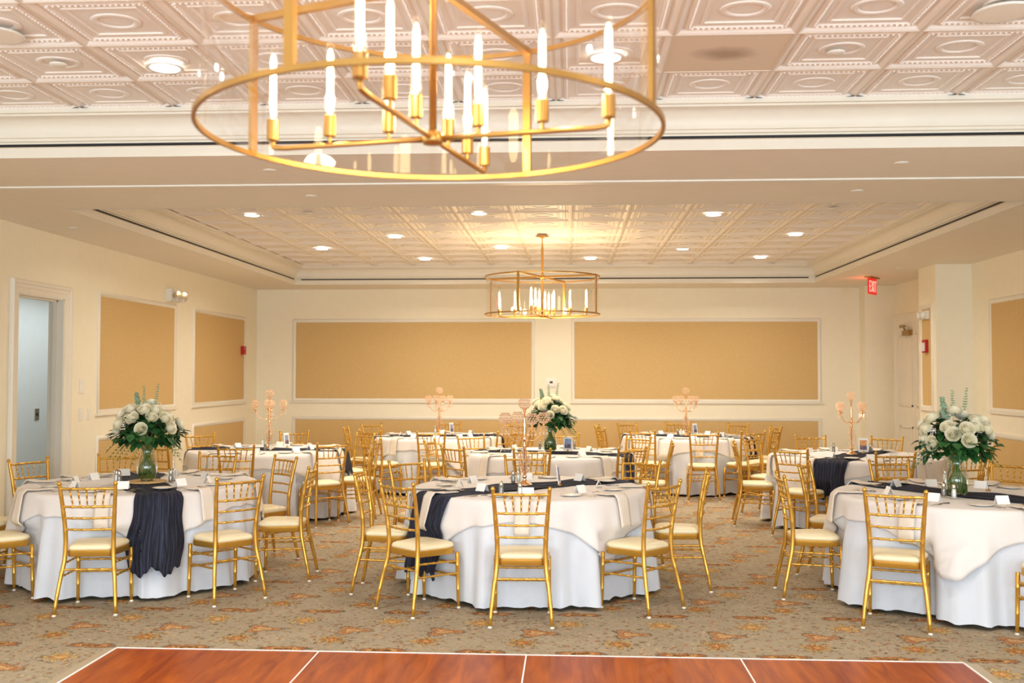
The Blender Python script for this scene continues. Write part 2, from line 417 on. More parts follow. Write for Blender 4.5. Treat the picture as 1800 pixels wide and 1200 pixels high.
for y0, y1 in TRAYS:
    rows = [[(TX0+d,y0+d,HS+h),(TX1-d,y0+d,HS+h),(TX1-d,y1-d,HS+h),(TX0+d,y1-d,HS+h)] for d, h in PROF]
    o = MB().grid(rows, closed=True).build('trim_%d' % k, M['trim']); smooth_angle(o, 25); struct(o); k += 1
    m = MB()          # black linear air slots in the crown
    z0, z1 = HS+.066, HS+.084
    m.box(TX0+.1, TX1-.1, y1-.020, y1-.007, z0, z1); m.box(TX0+.1, TX1-.1, y0+.007, y0+.020, z0, z1)
    m.box(TX0+.007, TX0+.020, y0+.12, y1-.12, z0, z1); m.box(TX1-.020, TX1-.007, y0+.12, y1-.12, z0, z1)
    tag(m.build('air_slot', M['black']), ('long black linear air slot in the crown of the near ceiling tray', 'long black linear air slot round the far ceiling tray')[k-2], 'air slot')
# pale partition track on the soffit between the trays
y = at_z(900, 321, HS)[1]
struct(MB().box(XL, XR, y-.045, y+.045, HS-.012, HS).build('trim_%d' % k, M['white_pl'])); k += 1

# --- pressed ceiling tiles
def tile_mesh(m, x0, x1, y0, y1, z, detail=True, T=.6096, gx=None, gy=None):
    """square steps of a pressed tile, clipped to the tray"""
    prof = [(0,0),(.010,0),(.022,.006),(.034,.017),(.046,.021),(.052,.014),(.060,.010),(.080,.010),(.086,.016),(.118,.019),(.123,.013),(.134,.013),(.139,.020),(.150,.021)]
    cx, cy = gx+T/2, gy+T/2
    cl = lambda x, y, h: (min(max(x, x0), x1), min(max(y, y0), y1), z+h)
    rows = []
    for d, h in prof:
        a = T/2-d; rows.append([cl(cx-a,cy-a,h),cl(cx+a,cy-a,h),cl(cx+a,cy+a,h),cl(cx-a,cy+a,h)])
    m.grid(rows, closed=True)
    n = len(m.v); m.v += rows[-1]; m.f.append((n,n+1,n+2,n+3))
    full = gx >= x0-.05 and gx+T <= x1+.05 and gy >= y0-.16 and gy+T <= y1+.16
    if full:
        rr = []; N = 22
        for r, h in ((.072,.020),(.078,.014),(.090,.012),(.102,.014),(.106,.020)):
            rr.append([(cx+r*1.15*math.cos(2*PI*q/N), cy+r*math.sin(2*PI*q/N), z+h) for q in range(N)])
        m.grid(rr, closed=True)
        if detail:
            d = T/2-.070                         # rope of beads round the inner frame
            for q in range(-8, 9):
                t = q*d/8.5
                for X, Y, ax in ((cx+t, cy-d, 0), (cx+t, cy+d, 0), (cx-d, cy+t, 1), (cx+d, cy+t, 1)):
                    if x0 < X < x1 and y0 < Y < y1:
                        a, bb = (.010, .007) if ax == 0 else (.007, .010)
                        m.add([(X-a,Y-bb,z+.011),(X+a,Y-bb,z+.011),(X+a,Y+bb,z+.011),(X-a,Y+bb,z+.011),(X,Y,z+.002)], [(0,1,4),(1,2,4),(2,3,4),(3,0,4)])
T = .6096
stain_c = at_z(1284, 96, HT)
for (y0, y1), gx0, gy0, det in ((TRAYS[0], -.6964, at_z(1350, 124.5, HT)[1], True), (TRAYS[1], .0047, 15.4625-INS, False)):
    xa, xb, ya, yb = TX0+.165, TX1-.165, y0+.165, y1-.165
    m = MB(); bars = MB(); holes = []
    i0 = math.floor((xa-gx0)/T); i1 = math.ceil((xb-gx0)/T)
    j0 = math.floor((ya-gy0)/T); j1 = math.ceil((yb-gy0)/T)
    for i in range(i0, i1):
        for j in range(j0, j1):
            gx, gy = gx0+i*T, gy0+j*T
            if det and gx < stain_c[0] < gx+T and gy < stain_c[1] < gy+T:
                stile = (gx, gy); continue
            tile_mesh(m, xa, xb, ya, yb, HT, det, T, gx, gy)
    for i in range(i0+1, i1): x = gx0+i*T; bars.box(x-.006, x+.006, ya, yb, HT-.002, HT+.02)
    for j in range(j0+1, j1): y = gy0+j*T; bars.box(xa, xb, y-.005, y+.005, HT-.0015, HT+.02)
    for i in range(i0+1, i1):     # dark gaps where a seam meets the crown
        x = gx0+i*T
        for s in (-1, 1): bars2 = None
    o = struct(m.build('ceiling_tiles', M['tile'])); o['kind'] = 'structure'
    struct(bars.build('trim_%d' % k, M['gridbar'])); k += 1
    g = MB()
    for i in range(i0+1, i1):
        x = gx0+i*T
        for s in (-1, 1): g.add([(x+s*.008, yb-.001, HT-.0025), (x+s*.055, yb-.001, HT-.0025), (x+s*.03, yb-.022, HT-.0025), (x+s*.008, yb-.026, HT-.0025)], [(0,1,2,3)])
    struct(g.build('trim_%d' % k, M['black'])); k += 1
struct(MB().box(TX0, TX1, TRAYS[0][0], YW-.5, HT+.04, HT+.1).build('ceiling_upper', M['soffit']))
o = MB().box(-T/2+.006, T/2-.006, -T/2+.005, T/2-.005, 0, .012).build('ceiling_tile', M['stain'], loc=(stile[0]+T/2, stile[1]+T/2, HT+.002))
tag(o, 'flat replacement ceiling tile with a brown water stain', 'ceiling tile')

# --- wall panels: moulded frames with tan wallpaper, along a wall
def panel(k, axis, c, a0, a1, z0, z1, side, rail=False, label=None):
    """axis 'x': frame on a wall of constant x=c, running a0..a1 in y; 'y': on the back wall. side = direction the wall faces"""
    fw = .058; prof = [(0,0),(.004,.012),(.014,.018),(.030,.020),(.040,.012),(.050,.010),(fw,0)]
    rows = []
    for d, h in prof:
        q = [(a0-fw+d, z0-fw+d), (a1+fw-d, z0-fw+d), (a1+fw-d, z1+fw-d), (a0-fw+d, z1+fw-d)]
        rows.append([((c+side*h, a, z) if axis == 'x' else (a, c+side*h, z)) for a, z in q])
    m = MB().grid(rows, closed=True)
    if rail:    # deeper sill-like bottom member
        for z, e in ((z0-fw-.012, .026),):
            if axis == 'x': m.box(min(c, c+side*e), max(c, c+side*e), a0-fw-.02, a1+fw+.02, z, z+.022)
            else: m.box(a0-fw-.02, a1+fw+.02, min(c, c+side*e), max(c, c+side*e), z, z+.022)
    o = m.build('trim_%d' % k, M['trim']); smooth_angle(o, 50); struct(o)
    e = .003
    if axis == 'x': w_ = MB().box(min(c, c+side*e), max(c, c+side*e), a0, a1, z0, z1)
    else: w_ = MB().box(a0, a1, min(c, c+side*e), max(c, c+side*e), z0, z1)
    w_.build('wallpaper', M['paper'], o)
ZB, ZT, ZL = 1.277, 2.539, .923
for a0, a1 in ((10.806, 12.896), (13.614, 15.73), (5.2, 8.75)):
    panel(k, 'x', XL, a0, a1, ZB, ZT, 1, True); k += 1
    panel(k, 'x', XL, a0, a1, .25, ZL, 1); k += 1
cx0 = at_y(934, 640, YW)[0]; cx1 = at_y(1010, 640, YW)[0]
for a0, a1 in ((-4.5695, cx0), (cx1, 3.9988)):
    panel(k, 'y', YW, a0, a1, ZB, ZT, -1, True); k += 1
panel(k, 'y', YW, -4.5695, 3.9988, .25, ZL, -1); k += 1
for a0, a1 in ((9.4, 12.42), (5.4, 8.8)):
    panel(k, 'x', XR, a0, a1, ZB, ZT, -1, True); k += 1
    panel(k, 'x', XR, a0, a1, .25, ZL, -1); k += 1
panel(k, 'x', 4.665, 13.16, 13.50, ZB, ZT, -1, True); k += 1
panel(k, 'x', 4.665, 13.16, 13.50, .25, ZL, -1); k += 1
for nm, a in (('baseboard_left', [(XL, XL+.018, 3.9, DY0-.13), (XL, XL+.018, DY1+.13, YW)]), ('baseboard_back', [(XL, 4.67, YW-.018, YW)]), ('baseboard_right', [(XR-.018, XR, YB, 13.0)])):
    m = MB()
    for q in a: m.box(*q, 0, .14)
    struct(m.build(nm, M['trim']))

# --- door casings
def casing(k, x, y0, y1, ztop, side, wd=.13):
    """fluted casing round an opening in a wall of constant x"""
    prof = [(0,0),(0,.016),(.018,.022),(.05,.022),(.058,.028),(.085,.030),(.095,.040),(wd-.006,.042),(wd,.03),(wd,0)]
    rows = []
    for d, h in prof: rows.append([(x+side*h, y0-d, 0), (x+side*h, y0-d, ztop+d), (x+side*h, y1+d, ztop+d), (x+side*h, y1+d, 0)])
    o = MB().grid(rows).build('trim_%d' % k, M['trim']); smooth_angle(o, 30); return struct(o)
casing(k, XL, DY0, DY1, DZ, 1); k += 1
m = MB(); m.box(XL-.15, XL+.01, DY1-.012, DY1+.004, 0, DZ); m.box(XL-.15, XL+.01, DY0-.004, DY0+.012, 0, DZ); m.box(XL-.15, XL+.01, DY0, DY1, DZ-.012, DZ+.004)
m.box(XL-.10, XL-.055, DY1-.03, DY1-.012, 0, DZ-.012); m.box(XL-.10, XL-.055, DY0+.012, DY0+.03, 0, DZ-.012); m.box(XL-.10, XL-.055, DY0+.012, DY1-.012, DZ-.03, DZ-.012)
struct(m.build('trim_%d' % k, M['trim'])); k += 1
# door in the far right corner
casing(k, XR, 14.3, 15.86, 2.47, -1); k += 1
d = struct(MB().box(XR-.012, XR+.004, 14.3, 15.86, 0, 2.47).build('door_1', M['trim']))
m = MB()
for y0, y1 in ((14.42, 15.0), (15.2, 15.74)):
    for z0, z1 in ((.2, .9), (1.2, 2.3)):
        for q in ((y0, y1, z0, z0+.025), (y0, y1, z1-.025, z1), (y0, y0+.025, z0, z1), (y1-.025, y1, z0, z1)): m.box(XR-.026, XR-.012, *q)
m.build('panel_moulding', M['trim'], d)
MB().box(XR-.016, XR-.012, 15.10, 15.106, 0, 2.47).build('door_seam', M['gridbar'], d)
dc = thing('door_closer', 'bronze door closer with folding arm on the far right corner door', 'door closer', (XR-.012, 15.35, 2.37))
MB().box(-.06, 0, -.16, .14, -.10, -.02).build('body', M['bronze'], dc)
MB().tube([(-.03, .08, -.02), (-.10, -.06, .02), (-.12, -.2, .035)], .012, 6).build('arm', M['bronze'], dc)
MB().tube([(-.12, -.2, .035), (-.03, .24, .05)], .010, 6).build('rod', M['bronze'], dc)
MB().box(-.03, 0, .18, .34, .03, .07).build('bracket', M['bronze'], dc)

# --- wall fittings
def emergency(x, y, z, side, label):
    o = thing('emergency_light', label, 'emergency light', (x, y, z)); o.rotation_euler = (0, 0, 0 if side > 0 else PI); o.scale = (1,1,1) if side > 0 else (.6,.7,.7)
    smooth_angle(MB().box(0, .075, -.17, .17, -.085, .075).build('housing', M['white_pl'], o))
    for s in (-1, 1):
        Mx = Matrix.Translation((.10, s*.11, -.01)) @ Matrix.Rotation(-.7, 4, 'Z') @ Matrix.Rotation(PI/2+.15, 4, 'Y')
        h = MB().lathe([(.03,-.05),(.062,-.02),(.075,.03),(.075,.04)], 16, Mx).build('lamp_head', M['white_pl'], o, True)
        MB().lathe([(.066,.041),(.03,.045),(.001,.046)], 16, Mx, cap=False).build('lens', M['chrome'], h, True)
    return o
y, z = at_x(301, 519, XL); emergency(XL, y, z, 1, 'twin-head emergency light high on the left wall above the panel frame')
o = emergency(4.665, 13.33, at_x(1630, 553, 4.665)[1], -1, 'white twin-head emergency light on the narrow panel of the right pier')
y, z = at_x(425, 616, XL)
o = thing('fire_alarm', 'red fire alarm box at the edge of the left wall wallpaper panel', 'fire alarm', (XL+.003, y, z))
MB().box(0, .05, -.06, .06, -.065, .07).build('housing', M['red'], o); MB().box(.05, .058, -.035, .035, -.03, .01).build('pull_handle', M['red'], o)
o = thing('fire_alarm', 'red fire alarm strobe with white lens on the right pier', 'fire alarm', (4.662, 13.33, at_x(1630, 609, 4.665)[1]))
MB().box(-.04, 0, -.06, .06, -.08, .09).build('housing', M['red'], o); MB().box(-.085, -.04, -.045, .045, -.06, .05).build('strobe_lens', M['white_pl'], o)
for px, py, sx, sz, lb, nm in ((143.5, 679, .055, .075, 'blank white cover plate beside the doorway, the uppermost plate', 'cover_plate'),
                        (141.5, 728, .04, .065, 'white light switch below the cover plate, nearer the doorway', 'light_switch'), (155.5, 727, .035, .06, 'white light switch below the cover plate, farther from the doorway', 'light_switch')):
    y, z = at_x(px, py, XL); o = thing(nm, lb, 'switch' if nm == 'light_switch' else 'cover plate', (XL, y, z))
    MB().box(0, .008, -sx, sx, -sz, sz).build('plate', M['white_pl'], o)
    if nm == 'light_switch': MB().box(.008, .014, -.014, .014, -.03, .03).build('rocker', M['white_pl'], o)
x, z = at_y(969, 673, YW)
o = thing('thermostat', 'white thermostat with small grey display between the back wall panels', 'thermostat', (x, YW, z))
MB().box(-.09, .09, -.012, 0, -.08, .08).build('mounting_plate', M['white_pl'], o); MB().box(-.06, .06, -.035, -.012, -.05, .05).build('body', M['white_pl'], o)
MB().box(-.025, .025, -.037, -.035, -.005, .03).build('display', M['dark'], o)

# --- exit sign hanging from the soffit
ex, ey = at_z(1533, 487, HS)
o = thing('exit_sign', 'glowing red EXIT sign hanging from the soffit near the far right corner', 'exit sign', (ex, ey, HS), PI/2 - math.radians(36))
MB().box(-.19, .19, -.045, .045, -.018, 0).build('canopy', M['bronze'], o)
pn = MB().box(-.165, .165, -.008, .008, -.25, -.018).build('sign_panel', M['exit_red'], o)
m = MB()
for f in (-1, 1):
    y0, y1 = (-.011, -.008) if f < 0 else (.008, .011)
    def bx(x0, x1, z0, z1):
        x0, x1 = (x0, x1) if f < 0 else (-x1, -x0)
        m.box(x0, x1, y0, y1, z0, z1)
    def diag(xa, za, xb, zb):
        s_ = 1 if f < 0 else -1
        m.add([(s_*(xa-.011),y,za) for y in (y0,y1)]+[(s_*(xa+.011),y,za) for y in (y0,y1)]+[(s_*(xb-.011),y,zb) for y in (y0,y1)]+[(s_*(xb+.011),y,zb) for y in (y0,y1)],
              [(0,2,6,4),(1,5,7,3),(0,4,5,1),(2,3,7,6)])
    zt, zb = -.055, -.215
    bx(-.135, -.115, zb, zt)
    for z in (zb, (zb+zt)/2-.01, zt-.02): bx(-.135, -.075, z, z+.02)
    diag(-.05, zb, .015, zt); diag(.015, zb, -.05, zt)
    bx(.035, .055, zb, zt); bx(.075, .14, zt-.02, zt); bx(.098, .118, zb, zt)
m.build('letters', M['exit_letter'], o)
pl = bpy.data.lights.new('exit_glow', 'POINT'); pl.energy = 1.6; pl.color = (1, .12, .05); pl.shadow_soft_size = .1
lo = bpy.data.objects.new('exit_glow', pl); COL.objects.link(lo); lo.parent = o; lo.location = (0, .12, -.12)

# --- recessed lights and cover discs
FAR_L = [(443,379),(566,438),(694,417),(747,456),(842,376),(881,436),(1038,455),(1254,378),(1200,438),(1337,453),(1398,413)]
NEAR_L = [(290,121),(1065,103)]
lt = thing('recessed_light', '', 'ceiling light')
MB().lathe([(.076,.0),(.098,-.006),(.104,-.003),(.104,.002)], 28, cap=False).build('trim_ring', M['white_pl'], lt, True)
MB().lathe([(.079,-.004),(.001,-.004)], 28, cap=False).build('lens', M['lens'], lt)
PL = Proto(lt)
def pos_name(px, py, items):
    return ''
far_desc = ['near row, left', 'third row from the camera, far left', 'second row, left of the chandelier', 'rearmost row, left end', 'near row, centre', 'third row, left of chandelier rod',
            'rearmost row, right of chandelier rod', 'near row, right end', 'third row, right of the far chandelier', 'rearmost row, right end', 'second row, right side']
for (px, py), ds in zip(FAR_L, far_desc):
    x, y = at_z(px, py, HT-.004)
    PL.get((x, y, HT), 0, 'lit round downlight in the far ceiling tray, ' + ds, 'downlights in the far ceiling tray')
for (px, py), ds in zip(NEAR_L, ('left of the near chandelier', 'behind the right side of the near chandelier')):
    x, y = at_z(px, py, HT-.004)
    PL.get((x, y, HT), 0, 'lit round downlight in the near ceiling tray, ' + ds, 'downlights in the near ceiling tray')
spots = [at_z(px, py, HT) for px, py in FAR_L + NEAR_L] + [(-2.2, 2.2), (.2, 1.0), (2.7, 2.4), (-3.6, 3.9), (2.75, 5.3)]
for i, (x, y) in enumerate(spots):
    far = i < len(FAR_L)
    area('downlight_beam', (x, y, HT-.008), (0,0,0), .158, .158, 25 if far else 26, s2l((1, .975, .92)) if far else s2l((1,.985,.95)), spread=math.radians(150), shape='DISK')
cov = MB().lathe([(.001,-.008),(.04,-.007),(.047,-.002),(.047,.001)], 22, cap=False).build('sprinkler_cover', M['white_pl'], None, True)
tag(cov, '', 'sprinkler cover'); PC = Proto(cov)
for px, py, z, ds in ((103,113,HT,'upper left tile'),(1470,92,HT,'upper right tile'),(474,299,HS,'soffit below the left of the near chandelier'),(1584,286,HS,'soffit at upper right'),(547,344,HS,'soffit in front of the far tray, left of centre'),
                (1507,335,HS,'soffit in front of the far tray, right of centre'),(1581,471,HS,'soffit above the exit sign'),(129,400,HS,'soffit above the left wall'),(542,374,HT,'far tray at its front left'),(1465,366,HT,'far tray at its front right')):
    x, y = at_z(px, py, z); PC.get((x, y, z), 0, 'flat white sprinkler cover, ' + ds, 'sprinkler covers')
spk = thing('ceiling_speaker', '', 'speaker')
MB().lathe([(.135,.001),(.14,-.006),(.128,-.010)], 30, cap=False).build('rim', M['white_pl'], spk, True)
MB().lathe([(.128,-.008),(.06,-.010),(.001,-.010)], 30, cap=False).build('grille', M['soffit'], spk)
PS = Proto(spk)
for px, py, ds in ((-8, 60, 'at the top left corner of the view'), (1764, 20, 'at the top right corner of the view')):
    x, y = at_z(px, py, HT); PS.get((x, y, HT-.002), 0, 'round cream ceiling speaker ' + ds, 'ceiling speakers')

# ------------------------------------------------------------------ dance floor
fy = at_z(945, 1151.5, .02)[1]; fx0 = at_z(203, 1140, .02)[0]; fx1 = at_z(1690, 1163, .02)[0]
seams = [at_z(560, 1145, .02)[0], at_z(925, 1151, .02)[0], at_z(1302, 1157.5, .02)[0]]
df = thing('dance_floor', 'glossy cherry wood portable dance floor with pale metal edging', 'dance floor', (0, 0, 0))
xe = [fx0, seams[0], seams[1], seams[2], fx1]; PW = 1.22
for j in range(5):
    for i in range(4):
        y1 = fy - j*PW
        MB().box(xe[i]+.004, xe[i+1]-.004, y1-PW+.004, y1-.002, .002, .02).build('floor_panel', M['floorwood'], df)
m = MB()
for x in seams: m.box(x-.004, x+.004, fy-5*PW, fy, .002, .0205)
for j in range(1, 5): m.box(fx0, fx1, fy-j*PW-.004, fy-j*PW+.004, .002, .0202)
m.build('seam_strip', M['card'], df)
M['edging'] = mat('aluminium_ramp_edging', '#b9a88c', .45, metal=.3)
m = MB(); e = .10
def ramp(pts_in, pts_out):
    m.add([(*p, .021) for p in pts_in] + [(*p, .001) for p in pts_out], [(0,1,3,2)])
ramp([(fx0, fy), (fx1, fy)], [(fx0-e, fy+.05), (fx1+e, fy+.05)]); ramp([(fx0, fy-5*PW), (fx0, fy)], [(fx0-e, fy-5*PW), (fx0-e, fy+.05)]); ramp([(fx1, fy), (fx1, fy-5*PW)], [(fx1+e, fy+.05), (fx1+e, fy-5*PW)])
m.build('edge_ramp', M['edging'], df)
m = MB(); m.box(fx0-.004, fx1+.004, fy-.003, fy+.010, .002, .0225); m.box(fx0-.008, fx0+.002, fy-5*PW, fy, .002, .0225); m.box(fx1-.002, fx1+.008, fy-5*PW, fy, .002, .0225)
m.build('edge_trim', M['card'], df)

# ------------------------------------------------------------------ chiavari chair
def bamboo(p0, p1, r, nodes, n=8, bow=0, ends=1.0):
    p0, p1 = Vector(p0), Vector(p1); pts = []; rad = []
    N = nodes*4
    for i in range(N+1):
        t = i/N; p = p0.lerp(p1, t); p.y -= bow*math.sin(PI*t)
        pts.append(p); q = (t*nodes) % 1
        rad.append(r)
    # add little collars
    P = []; R = []
    for i in range(nodes+1):
        t0 = i/nodes
        for dt, k in ((-.022, 1), (-.012, 1.28), (.012, 1.28), (.022, 1)):
            t = t0+dt
            if 0 < t < 1: 
                p = p0.lerp(p1, t); p.y -= bow*math.sin(PI*t); P.append(p); R.append(r*k)
        if i < nodes and bow:
            for q in (.35, .65):
                t = (i+q)/nodes; p = p0.lerp(p1, t); p.y -= bow*math.sin(PI*t); P.append(p); R.append(r*.98)
    P = [p0] + P + [p1]; R = [r*ends] + R + [r*ends]
    return P, R
def interp(path, z):
    for a, b_ in zip(path, path[1:]):
        if a[2] <= z <= b_[2]:
            t = (z-a[2])/(b_[2]-a[2]); return [a[i]+(b_[i]-a[i])*t for i in range(4)]
    return list(path[-1])
REAR = [(.205,-.262,.012,.0120),(.196,-.243,.12,.0135),(.182,-.214,.25,.0150),(.166,-.190,.36,.0162),(.160,-.182,.45,.0165),(.161,-.184,.54,.0162),(.167,-.196,.64,.0155),(.176,-.216,.76,.0142),(.187,-.244,.89,.0125)]
def seat_outline(inset=0, n=6):
    P = [(.150,-.185,.035),(.205,.150,.085),(-.205,.150,.085),(-.150,-.185,.035)]; out = []
    pts = [Vector((x,y)) for x,y,_ in P]
    for i, (x, y, r) in enumerate(P):
        p = pts[i]; a = (pts[i-1]-p).normalized(); c = (pts[(i+1)%4]-p).normalized(); r = r
        s_, e_ = p+a*r, p+c*r
        for q in range(n+1):
            t = q/n; out.append((1-t)**2*s_ + 2*t*(1-t)*p + t*t*e_)
    res = []
    for p in out:
        y = p.y
        if y > .1: y += .03*(1-(p.x/.2)**2)*min(1, (y-.1)/.05)
        res.append((p.x*(1-inset/.2), (y+.01)*(1-inset/.2)-.01))
    return res
def make_chair():
    t = thing('chiavari_chair', '', 'chair')
    o1 = seat_outline(0); n = len(o1)
    rows = []
    for ins, z in ((.004,.393),(0,.397),(0,.434),(.005,.437)): rows.append([(x,y,z) for x,y in seat_outline(ins)])
    m = MB().grid(rows, closed=True); m.add(rows[0], [tuple(range(n-1,-1,-1))]); m.add(rows[-1], [tuple(range(n))])
    smooth_angle(m.build('seat_frame', M['gold'], t), 50)
    rows = []
    for ins, z in ((.010,.437),(.003,.443),(.002,.455),(.010,.466),(.03,.474),(.08,.479),(.14,.481)): rows.append([(x,y,z) for x,y in seat_outline(ins)])
    m = MB().grid(rows, closed=True); m.add(rows[-1], [tuple(range(n))]); m.build('seat_cushion', M['vinyl'], t, True)
    for s in (-1, 1):
        P = []; R = []
        for i, z in enumerate([.012,.07,.13,.14,.15,.22,.28,.29,.30,.36,.42,.50,.56,.57,.58,.64,.69,.70,.71,.76,.81,.82,.83,.87,.895]):
            x, y, zz, r = interp(REAR, z); P.append((s*x,y,z)); R.append(r*(1.10 if z in (.14,.29,.57,.70,.82) else 1))
        x, y, z, r = REAR[-1]
        P += [(s*(x+.001),y-.003,.900),(s*(x+.001),y-.003,.903),(s*(x+.002),y-.005,.912),(s*(x+.002),y-.005,.916),(s*(x+.002),y-.006,.925)]; R += [.0105,.015,.0155,.0125,.006]
        l = MB().tube(P, R, 10).build('rear_leg', M['gold'], t, True)
        MB().lathe([(.0135,0),(.0145,.003),(.0125,.013)], 10, Matrix.Translation((s*.205,-.262,0))).build('foot_cap', M['cap'], l, True)
        P = [(s*.186,.160,z) for z in (.40,.31,.305,.30,.22,.14,.135,.13,.06,.012)]; P = [(s*(.186+.004*(1-p[2]/.4)), .160+.012*(1-p[2]/.4), p[2]) for p in P]
        l = MB().tube(P, [.015,.0148,.0165,.0148,.0142,.0136,.0152,.0136,.0125,.0115], 10).build('front_leg', M['gold'], t, True)
        MB().lathe([(.013,0),(.014,.003),(.012,.013)], 10, Matrix.Translation((s*.190,.172,0))).build('foot_cap', M['cap'], l, True)
        for z in (.35, .262):
            x, y, _, r = interp(REAR, z); P, R = bamboo((s*x,y,z), (s*.187,.163,z-.012), .0075, 5)
            MB().tube(P, R, 8).build('stretcher', M['gold'], t, True)
    for z in (.315, .228):
        P, R = bamboo((-.187,.164,z), (.187,.164,z), .0075, 5); MB().tube(P, R, 8).build('stretcher', M['gold'], t, True)
    x, y, _, r = interp(REAR, .308); P, R = bamboo((-x,y,.308), (x,y,.308), .008, 4, bow=0); MB().tube(P, R, 8).build('stretcher', M['gold'], t, True)
    BOW = .028
    for nm, z, rr, nn in (('top_rail', .872, .0095, 4), ('back_rail', .745, .0085, 5), ('back_rail', .665, .0078, 5), ('back_rail', .585, .0078, 5)):
        x, y, _, r = interp(REAR, z); P, R = bamboo((-x,y,z), (x,y,z), rr, nn, bow=BOW); MB().tube(P, R, 8).build(nm, M['gold'], t, True)
    xt, yt, _, _ = interp(REAR, .872); xb, yb, _, _ = interp(REAR, .745)
    for i in range(5):
        u = (i-2)/2; ct = u*.66; cb = u*.60*.93
        a = (ct*xt*.97, yt-BOW*math.cos(ct*PI/2), .869); c = (cb*xb, yb-BOW*math.cos(cb*PI/2), .748)
        P, R = bamboo(c, a, .0055, 3, ends=.8); MB().tube(P, R, 8).build('spindle', M['gold'], t, True)
    return t
CHAIR = Proto(make_chair())

TN = {'T1':'front left','T2':'front centre','T3':'front right','T4':'middle left','T5':'middle centre','T6':'middle right','T7':'back left','T8':'back right'}
DYT = -.10
TC = {'T1':(-3.54,8.18),'T2':(-.33,8.10),'T3':(2.95,7.82),'T4':(-3.62,11.89),'T5':(-.23,11.61),'T6':(3.19,11.50),'T7':(-1.94,14.70),'T8':(1.71,14.91)}
TC = {k_: (x, y+DYT) for k_, (x, y) in TC.items()}
CH = [('T1',-3.378,6.995,1.72),('T1',-2.598,7.381,2.394),('T1',-2.379,8.147,3.241),('T1',-2.789,8.875,3.961),('T1',-3.426,9.254,4.637),('T1',-4.604,8.538,5.826),('T1',-4.216,8.985,4.9),
('T1',-4.14,7.36,.855),('T1',-4.74,7.98,6.25),
('T2',-.331,6.854,1.6),('T2',-1.053,7.135,.844),('T2',-1.37,7.724,6.279),('T2',-1.202,8.534,5.477),('T2',.477,7.247,2.419),('T2',.835,7.991,3.047),('T2',.407,8.653,4.118),('T2',-.402,9.07,4.782),
('T3',2.297,7.01,1.219),('T3',2.074,7.734,6.231),('T3',2.218,8.567,5.823),('T3',2.884,8.816,4.948),('T3',3.66,8.734,3.9),('T3',3.07,6.48,1.66),
('T4',-3.587,10.656,1.746),('T4',-2.79,11.081,2.304),('T4',-4.478,12.305,5.483),('T4',-3.636,12.742,4.87),('T4',-4.301,10.593,1.132),('T4',-2.894,12.439,3.96),('T4',-2.486,11.517,3.178),
('T5',-1.383,11.451,6.116),('T5',-1.081,10.721,.812),('T5',-1.009,12.118,5.316),('T5',-.385,10.488,1.594),('T5',-.111,12.362,4.708),('T5',.582,12.081,3.964),('T5',.493,10.624,2.236),('T5',.899,11.361,3.065),
('T6',2.102,11.348,6.179),('T6',2.452,12.091,5.571),('T6',2.45,10.64,.861),('T6',3.048,12.341,4.775),('T6',3.661,12.169,4.158),('T6',3.164,10.178,1.57),('T6',3.80,10.16,1.889),('T6',4.252,11.065,3.006),
('T7',-2.577,13.598,1.015),('T7',-2.929,14.267,.055),('T7',-2.72,15.053,5.539),('T7',-1.873,13.482,1.649),('T7',-1.928,15.554,4.81),('T7',-1.143,15.111,3.852),('T7',-1.036,13.488,2.477),('T7',-.766,13.95,3.0),
('T8',.67,14.385,.284),('T8',.72,15.081,6.082),('T8',1.065,15.642,5.31),('T8',1.712,15.83,4.644),('T8',2.387,15.558,3.902),('T8',1.108,13.891,1.034),('T8',1.776,13.567,1.524),('T8',2.36,13.836,2.0),('T8',2.656,14.911,3.387),('T8',2.644,14.265,2.641)]
RT = .914; RMIN = 1.10
def fix(T_, x, y, a):
    cx, cy = TC[T_]; dx, dy = x-cx, y-cy; r = math.hypot(dx, dy)
    if r < RMIN: x, y = cx+dx/r*RMIN, cy+dy/r*RMIN
    y = min(y, YW-.30)
    return (T_, x, y, a)
CH = [fix(*q) for q in CH]
def clock(T_, x, y):
    """name of a seat round a table, read as a clock face seen from above: six is nearest the camera"""
    cx, cy = TC[T_]; deg = math.degrees(math.atan2(x-cx, y-cy)) % 360
    h = deg/30
    names = ['twelve', 'one', 'two', 'three', 'four', 'five', 'six', 'seven', 'eight', 'nine', 'ten', 'eleven']
    return h, names
used_clock = {}
SEATS = []
for T_ in TN:
    rows = sorted([(clock(T_, x, y)[0], x, y, a) for (t_, x, y, a) in CH if t_ == T_])
    names = clock(T_, 0, 0)[1]; taken = set()
    for h, x, y, a in rows:
        kk = round(h) % 12
        if kk in taken:
            kk2 = (kk+1) % 12
            kk = kk2 if kk2 not in taken else (kk-1) % 12
        taken.add(kk); SEATS.append((T_, x, y, a, names[kk]))
for T_, x, y, a, nm in SEATS:
    CHAIR.get((x, y, 0), a-PI/2, "gold chiavari chair at the %s table, %s o'clock seat (six faces the camera)" % (TN[T_], nm), 'gold chiavari chairs round the ' + TN[T_] + ' table')

